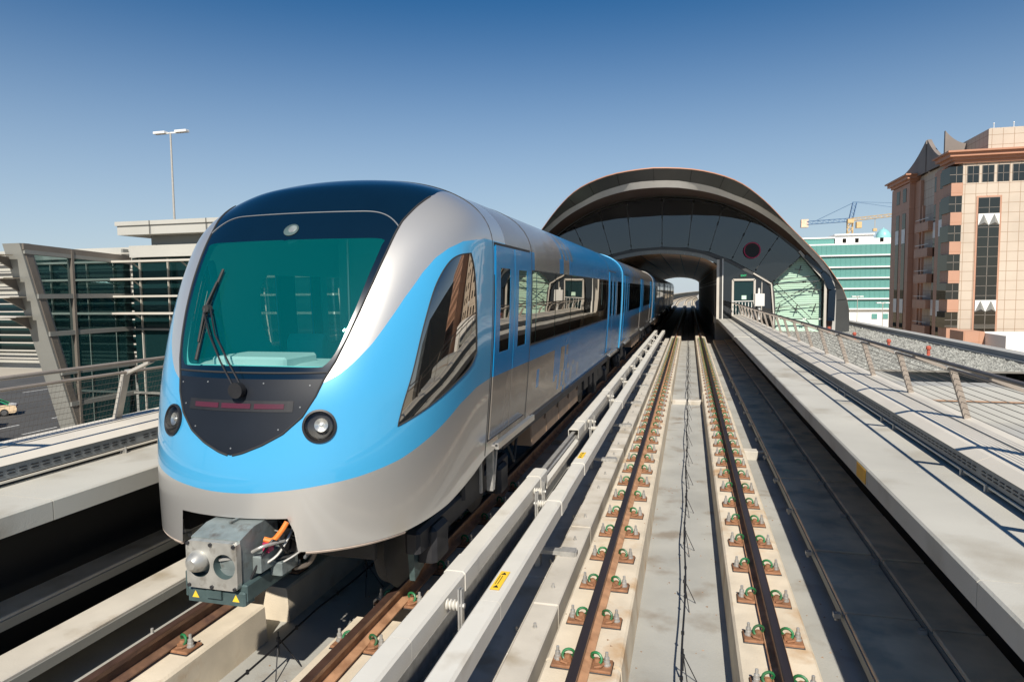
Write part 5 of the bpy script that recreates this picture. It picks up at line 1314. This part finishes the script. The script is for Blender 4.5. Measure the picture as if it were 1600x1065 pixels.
# ================================================================ LEFT SIDE: annex, glazed end, road, taxi
an = thing('station_annex', (-15, 19, -8), 'grey panelled station annex with horizontal sun slats, left of the train', 'building')
b = MB(); b.box(-18.55, -6, 18.6, 30, 4.68, 4.98, 'annex_white'); b.box(-18.6, -6, 18.55, 30, 4.985, 5.12, 'annex_white'); b.build('roof_slab', 'annex_white', an)
for k in range(6):
    b = MB(); b.box(-17.2+2.2*k, -17.18+2.2*k, 18.53, 18.545, 4.68, 5.12); b.build('panel_joint', 'frame_dark', an)
b = MB(); b.box(-17.75, -6, 19.2, 30, 4.08, 4.677); b.build('upper_wall', 'annex_grey', an)
b = MB(); b.box(-18.4, -6, 18.9, 30, 3.95, 4.34); b.build('fascia', 'annex_white', an)
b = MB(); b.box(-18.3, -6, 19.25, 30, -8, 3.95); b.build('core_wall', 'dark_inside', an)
b = MB(); b.box(-18.5, -6, 19.1, 19.14, -8, 3.94); b.build('glazing', 'glass_annex', an)
for k, z in enumerate((3.79, 3.20, 2.63, 2.06)):
    b = MB(); b.prof([(-18.95, z-.03), (-6, z-.03), (-6, z+.035), (-18.75, z+.035)], 18.35, 18.75); b.build('sun_slat', 'slat', an)
    for xx in (-18.2, -16.2, -14.2):
        b = MB(); b.beam((xx, 18.75, z), (xx, 19.1, z-.22), .04); b.build('slat_bracket', 'annex_grey', an)
for z in (1.50, -.70, -4.0):
    b = MB(); b.box(-18.6, -6, 19.0, 19.1, z-.035, z+.035); b.build('transom', 'annex_grey', an)
for x in (-18.15, -17.0, -15.4, -13.8):
    b = MB(); b.box(x-.014, x+.014, 19.03, 19.1, -8, 3.9); b.build('mullion', 'slat', an)
ge = thing('glazed_bridge_end', (-18.9, 17, -8), 'slanting glazed end of the footbridge with leaning grey column, far left', 'building')
K = .935
def yz(z): return 15.3+(4.18-z)*.262
b = MB()
V = []
for z in (4.2, -8.0):
    y = yz(z); V += [(-19.32, y-.05, z), (-18.68, y-.05, z), (-18.68, y+.30, z), (-19.32, y+.30, z)]
b.add(V, [(0, 1, 5, 4), (1, 2, 6, 5), (2, 3, 7, 6), (3, 0, 4, 7), (0, 3, 2, 1), (4, 5, 6, 7)]); b.build('leaning_column', 'annex_grey', ge)
b = MB(); y = yz(4.2); V = []
for z in (4.2, -8.0):
    y = yz(z); V += [(-18.678, y+.02, z), (-18.64, y+.02, z), (-18.64, y+.22, z), (-18.678, y+.22, z)]
b.add(V, [(0, 1, 5, 4), (1, 2, 6, 5), (2, 3, 7, 6), (3, 0, 4, 7)]); b.build('column_trim', 'annex_brown', ge)
def ybeam(z0, z1, zz0, zz1, name, m='annex_grey', x0=-18.74, x1=-18.62):
    b = MB(); b.add([(x0, yz(z0), zz0[0]), (x0, 19.2, zz1[0]), (x0, 19.2, zz1[1]), (x0, yz(z0), zz0[1]), (x1, yz(z0), zz0[0]), (x1, 19.2, zz1[0]), (x1, 19.2, zz1[1]), (x1, yz(z0), zz0[1])], [(0, 1, 2, 3), (7, 6, 5, 4), (0, 4, 5, 1), (1, 5, 6, 2), (2, 6, 7, 3), (3, 7, 4, 0)]); b.build(name, m, ge)
ybeam(4.1, 0, (4.02, 4.2), (3.85, 4.02), 'top_beam', 'annex_brown'); ybeam(4.0, 0, (3.9, 4.02), (3.74, 3.85), 'top_rail')
for z in (2.66, 1.52, .3, -.72, -2.2, -4): ybeam(z, 0, (z-.07, z+.07), (z-.07, z+.07), 'transom', 'annex_grey')
b = MB(); b.box(-18.74, -18.60, 16.86, 16.94, -6, 4.1); b.build('mullion', 'annex_brown', ge)
b = MB(); V = []
for z, w in ((-6, .55), (4.0, .12)): V += [(-18.8-w, 17.0, z), (-18.8, 16.95, z), (-18.8, 17.2, z), (-18.8-w, 17.2, z)]
b.add(V, [(0, 1, 5, 4), (1, 2, 6, 5), (2, 3, 7, 6), (3, 0, 4, 7)]); b.build('inner_pylon', 'annex_white', ge)
b = MB(); V = [(-18.70, yz(4.0)+.2, 4.0), (-18.70, 19.2, 3.8), (-18.70, 19.2, -8), (-18.70, yz(-8)+.2, -8)]; b.add(V, [(0, 1, 2, 3)]); b.build('side_glazing', 'glass_annex', ge)
for k, z in enumerate((3.86, 3.2, 2.64, 2.06)):
    y = yz(z); b = MB(); b.prof([(-32, z-.015), (-19.9, z-.03), (-18.95, z-.01), (-18.9, z+.01), (-19.9, z+.035), (-32, z+.03)], y-.65, y-.15); b.build('sun_fin', 'slat', ge)
    b = MB(); V = [(-19.25, y-.6, z-.03), (-19.25, y+.1, z-.03), (-19.25, y+.1, z-.42)]; b.add([(x, *v[1:]) for x in (-19.28, -19.22) for v in V], [(0, 1, 2), (5, 4, 3), (0, 3, 4, 1), (1, 4, 5, 2), (2, 5, 3, 0)]); b.build('fin_bracket', 'annex_brown', ge)
# white louvred hall behind
wh = thing('louvred_hall', (-35, 24, -8), 'white hall with horizontal louvres and dark windows behind the glazed bridge end', 'building')
b = MB(); b.box(-75, -19.3, 24.6, 25.4, -.7, 4.8); b.build('wall', 'annex_white', wh)
b = MB(); b.box(-75, -20, 24.5, 24.62, .1, 2.6); b.build('window_band', 'glass_annex', wh)
for k in range(14):
    z = 4.5-.36*k; b = MB(); b.box(-75, -20, 24.1, 24.3, z-.025, z+.025); b.build('louvre', 'slat', wh)
for k in range(12):
    b = MB(); b.box(-68+4*k, -67.9+4*k, 24.2, 24.5, -.7, 4.7); b.build('mullion', 'annex_grey', wh)
for k in range(5):
    x = -66+10*k; b = MB(); b.beam((x, 25, -8), (x+1.6, 25, -.7), .4); b.beam((x+3.2, 25, -8), (x+1.6, 25, -.7), .4); b.build('support_leg', 'annex_grey', wh)
# roadside fence
t = thing('roadside_fence', (-41.5, 40, -8), 'dark post and rail fence beside the road below the left railing', 'fence')
for k in range(22):
    b = MB(); b.box(-41.55, -41.45, 20+2.2*k, 20.1+2.2*k, -8, -6.5); b.build('post', 'steel_dark', t)
for z in (-7.0, -6.6): b = MB(); b.box(-41.53, -41.47, 18, 68, z, z+.07); b.build('rail', 'steel_dark', t)
def car(loc, rz, body_m, roof_m, label, taxi=False):
    t = thing('taxi' if taxi else 'parked_car', (0, 0, 0), label, 'taxi' if taxi else 'car')
    # side profile (y forward = +x here): lower body
    pr = [(-2.35, .35), (-2.38, .62), (-2.30, .88), (-2.0, .97), (-1.45, 1.0), (1.05, .98), (1.6, .93), (2.15, .80), (2.36, .62), (2.38, .38), (2.2, .25), (-2.2, .25)]
    def lof(b, prof, ws, m):
        n = len(prof); V = []
        for s_, w in ws:
            for (x, z) in prof: V.append((x, s_*w(z), z))
        F = [(k*n+i, k*n+(i+1) % n, (k+1)*n+(i+1) % n, (k+1)*n+i) for k in range(len(ws)-1) for i in range(n)]
        F += [tuple(range(n-1, -1, -1)), tuple((len(ws)-1)*n+i for i in range(n))]; b.add(V, F, m)
    b = MB(); lof(b, pr, [(-1, lambda z: .86 if z < .9 else .80), (-1, lambda z: .80*.98), (1, lambda z: .78), (1, lambda z: .86 if z < .9 else .80)], body_m); b.build('body', body_m, t)
    g = [(-1.75, .98), (-1.05, 1.40), (-.6, 1.45), (.25, 1.44), (.65, 1.36), (1.35, .96)]
    b = MB(); n = len(g); b.add([(x, -.78+(z-.95)*.32, z) for x, z in g]+[(x, .78-(z-.95)*.32, z) for x, z in g], [tuple(range(n-1, -1, -1)), tuple(range(n, 2*n))]+[(i, i+1, n+i+1, n+i) for i in range(n-1)], 'glass_tower'); b.build('cabin_glass', 'glass_tower', t)
    b = MB()
    rp = [(-1.12, 1.40), (-.6, 1.462), (.25, 1.452), (.68, 1.37)]; n = 4
    b.add([(x, -.66, z) for x, z in rp]+[(x, .66, z) for x, z in rp]+[(x, -.62, z+.02) for x, z in rp]+[(x, .62, z+.02) for x, z in rp], [(8+i, 9+i, 13+i, 12+i) for i in range(3)]+[(i, i+1, 9+i, 8+i) for i in range(3)]+[(4+i, 12+i, 13+i, 5+i) for i in range(3)], roof_m)
    for s_ in (-1, 1):
        b.beam((-1.12, s_*.65, 1.40), (-1.78, s_*.77, .98), .09, m=roof_m); b.beam((.66, s_*.65, 1.37), (1.36, s_*.77, .97), .06, m=roof_m); b.beam((-.25, s_*.63, 1.45), (-.25, s_*.77, .98), .07, m=roof_m)
    b.build('roof', roof_m, t)
    for x in (-1.45, 1.42):
        for s_ in (-1, 1):
            b = MB(); b.lathe([(.22, -.11), (.31, -.10), (.33, 0), (.31, .10), (.22, .11)], (x, s_*.78, .33), axis='y', n=22); w = b.build('wheel', 'tyre', t)
            q = MB(); q.lathe([(.21, -.115), (.05, -.12)], (x, s_*.78, .33), axis='y', n=10) if s_ < 0 else q.lathe([(.21, .115), (.05, .12)], (x, s_*.78, .33), axis='y', n=10); q.build('rim', 'rim', w)
    if taxi:
        b = MB(); b.cbox(-.35, -.05, -.3, .3, 1.46, 1.62, .03); b.build('roof_sign', 'yellow', t)
    for s_ in (-1, 1):
        b = MB(); b.box(.75, .92, s_*.92-.07, s_*.92+.07, 1.0, 1.1); b.build('mirror', body_m, t)
        b = MB(); b.box(-2.385, -2.3, s_*.65-.15, s_*.65+.15, .68, .84); b.build('tail_light', 'red_strip', t)
        b = MB(); b.box(2.2, 2.37, s_*.62-.16, s_*.62+.16, .62, .74); b.build('headlight', 'lens_chrome', t)
    t.location = loc; t.rotation_euler = (0, 0, rz); return t
car((-60.9, 45.4, -7.98), R(228), 'taxi_cream', 'taxi_green', 'cream taxi with green roof on the road below, far left', True)
car((-56.5, 40.3, -7.98), R(228), 'car_black', 'car_black', 'black car on the road below, in front of the cream taxi')
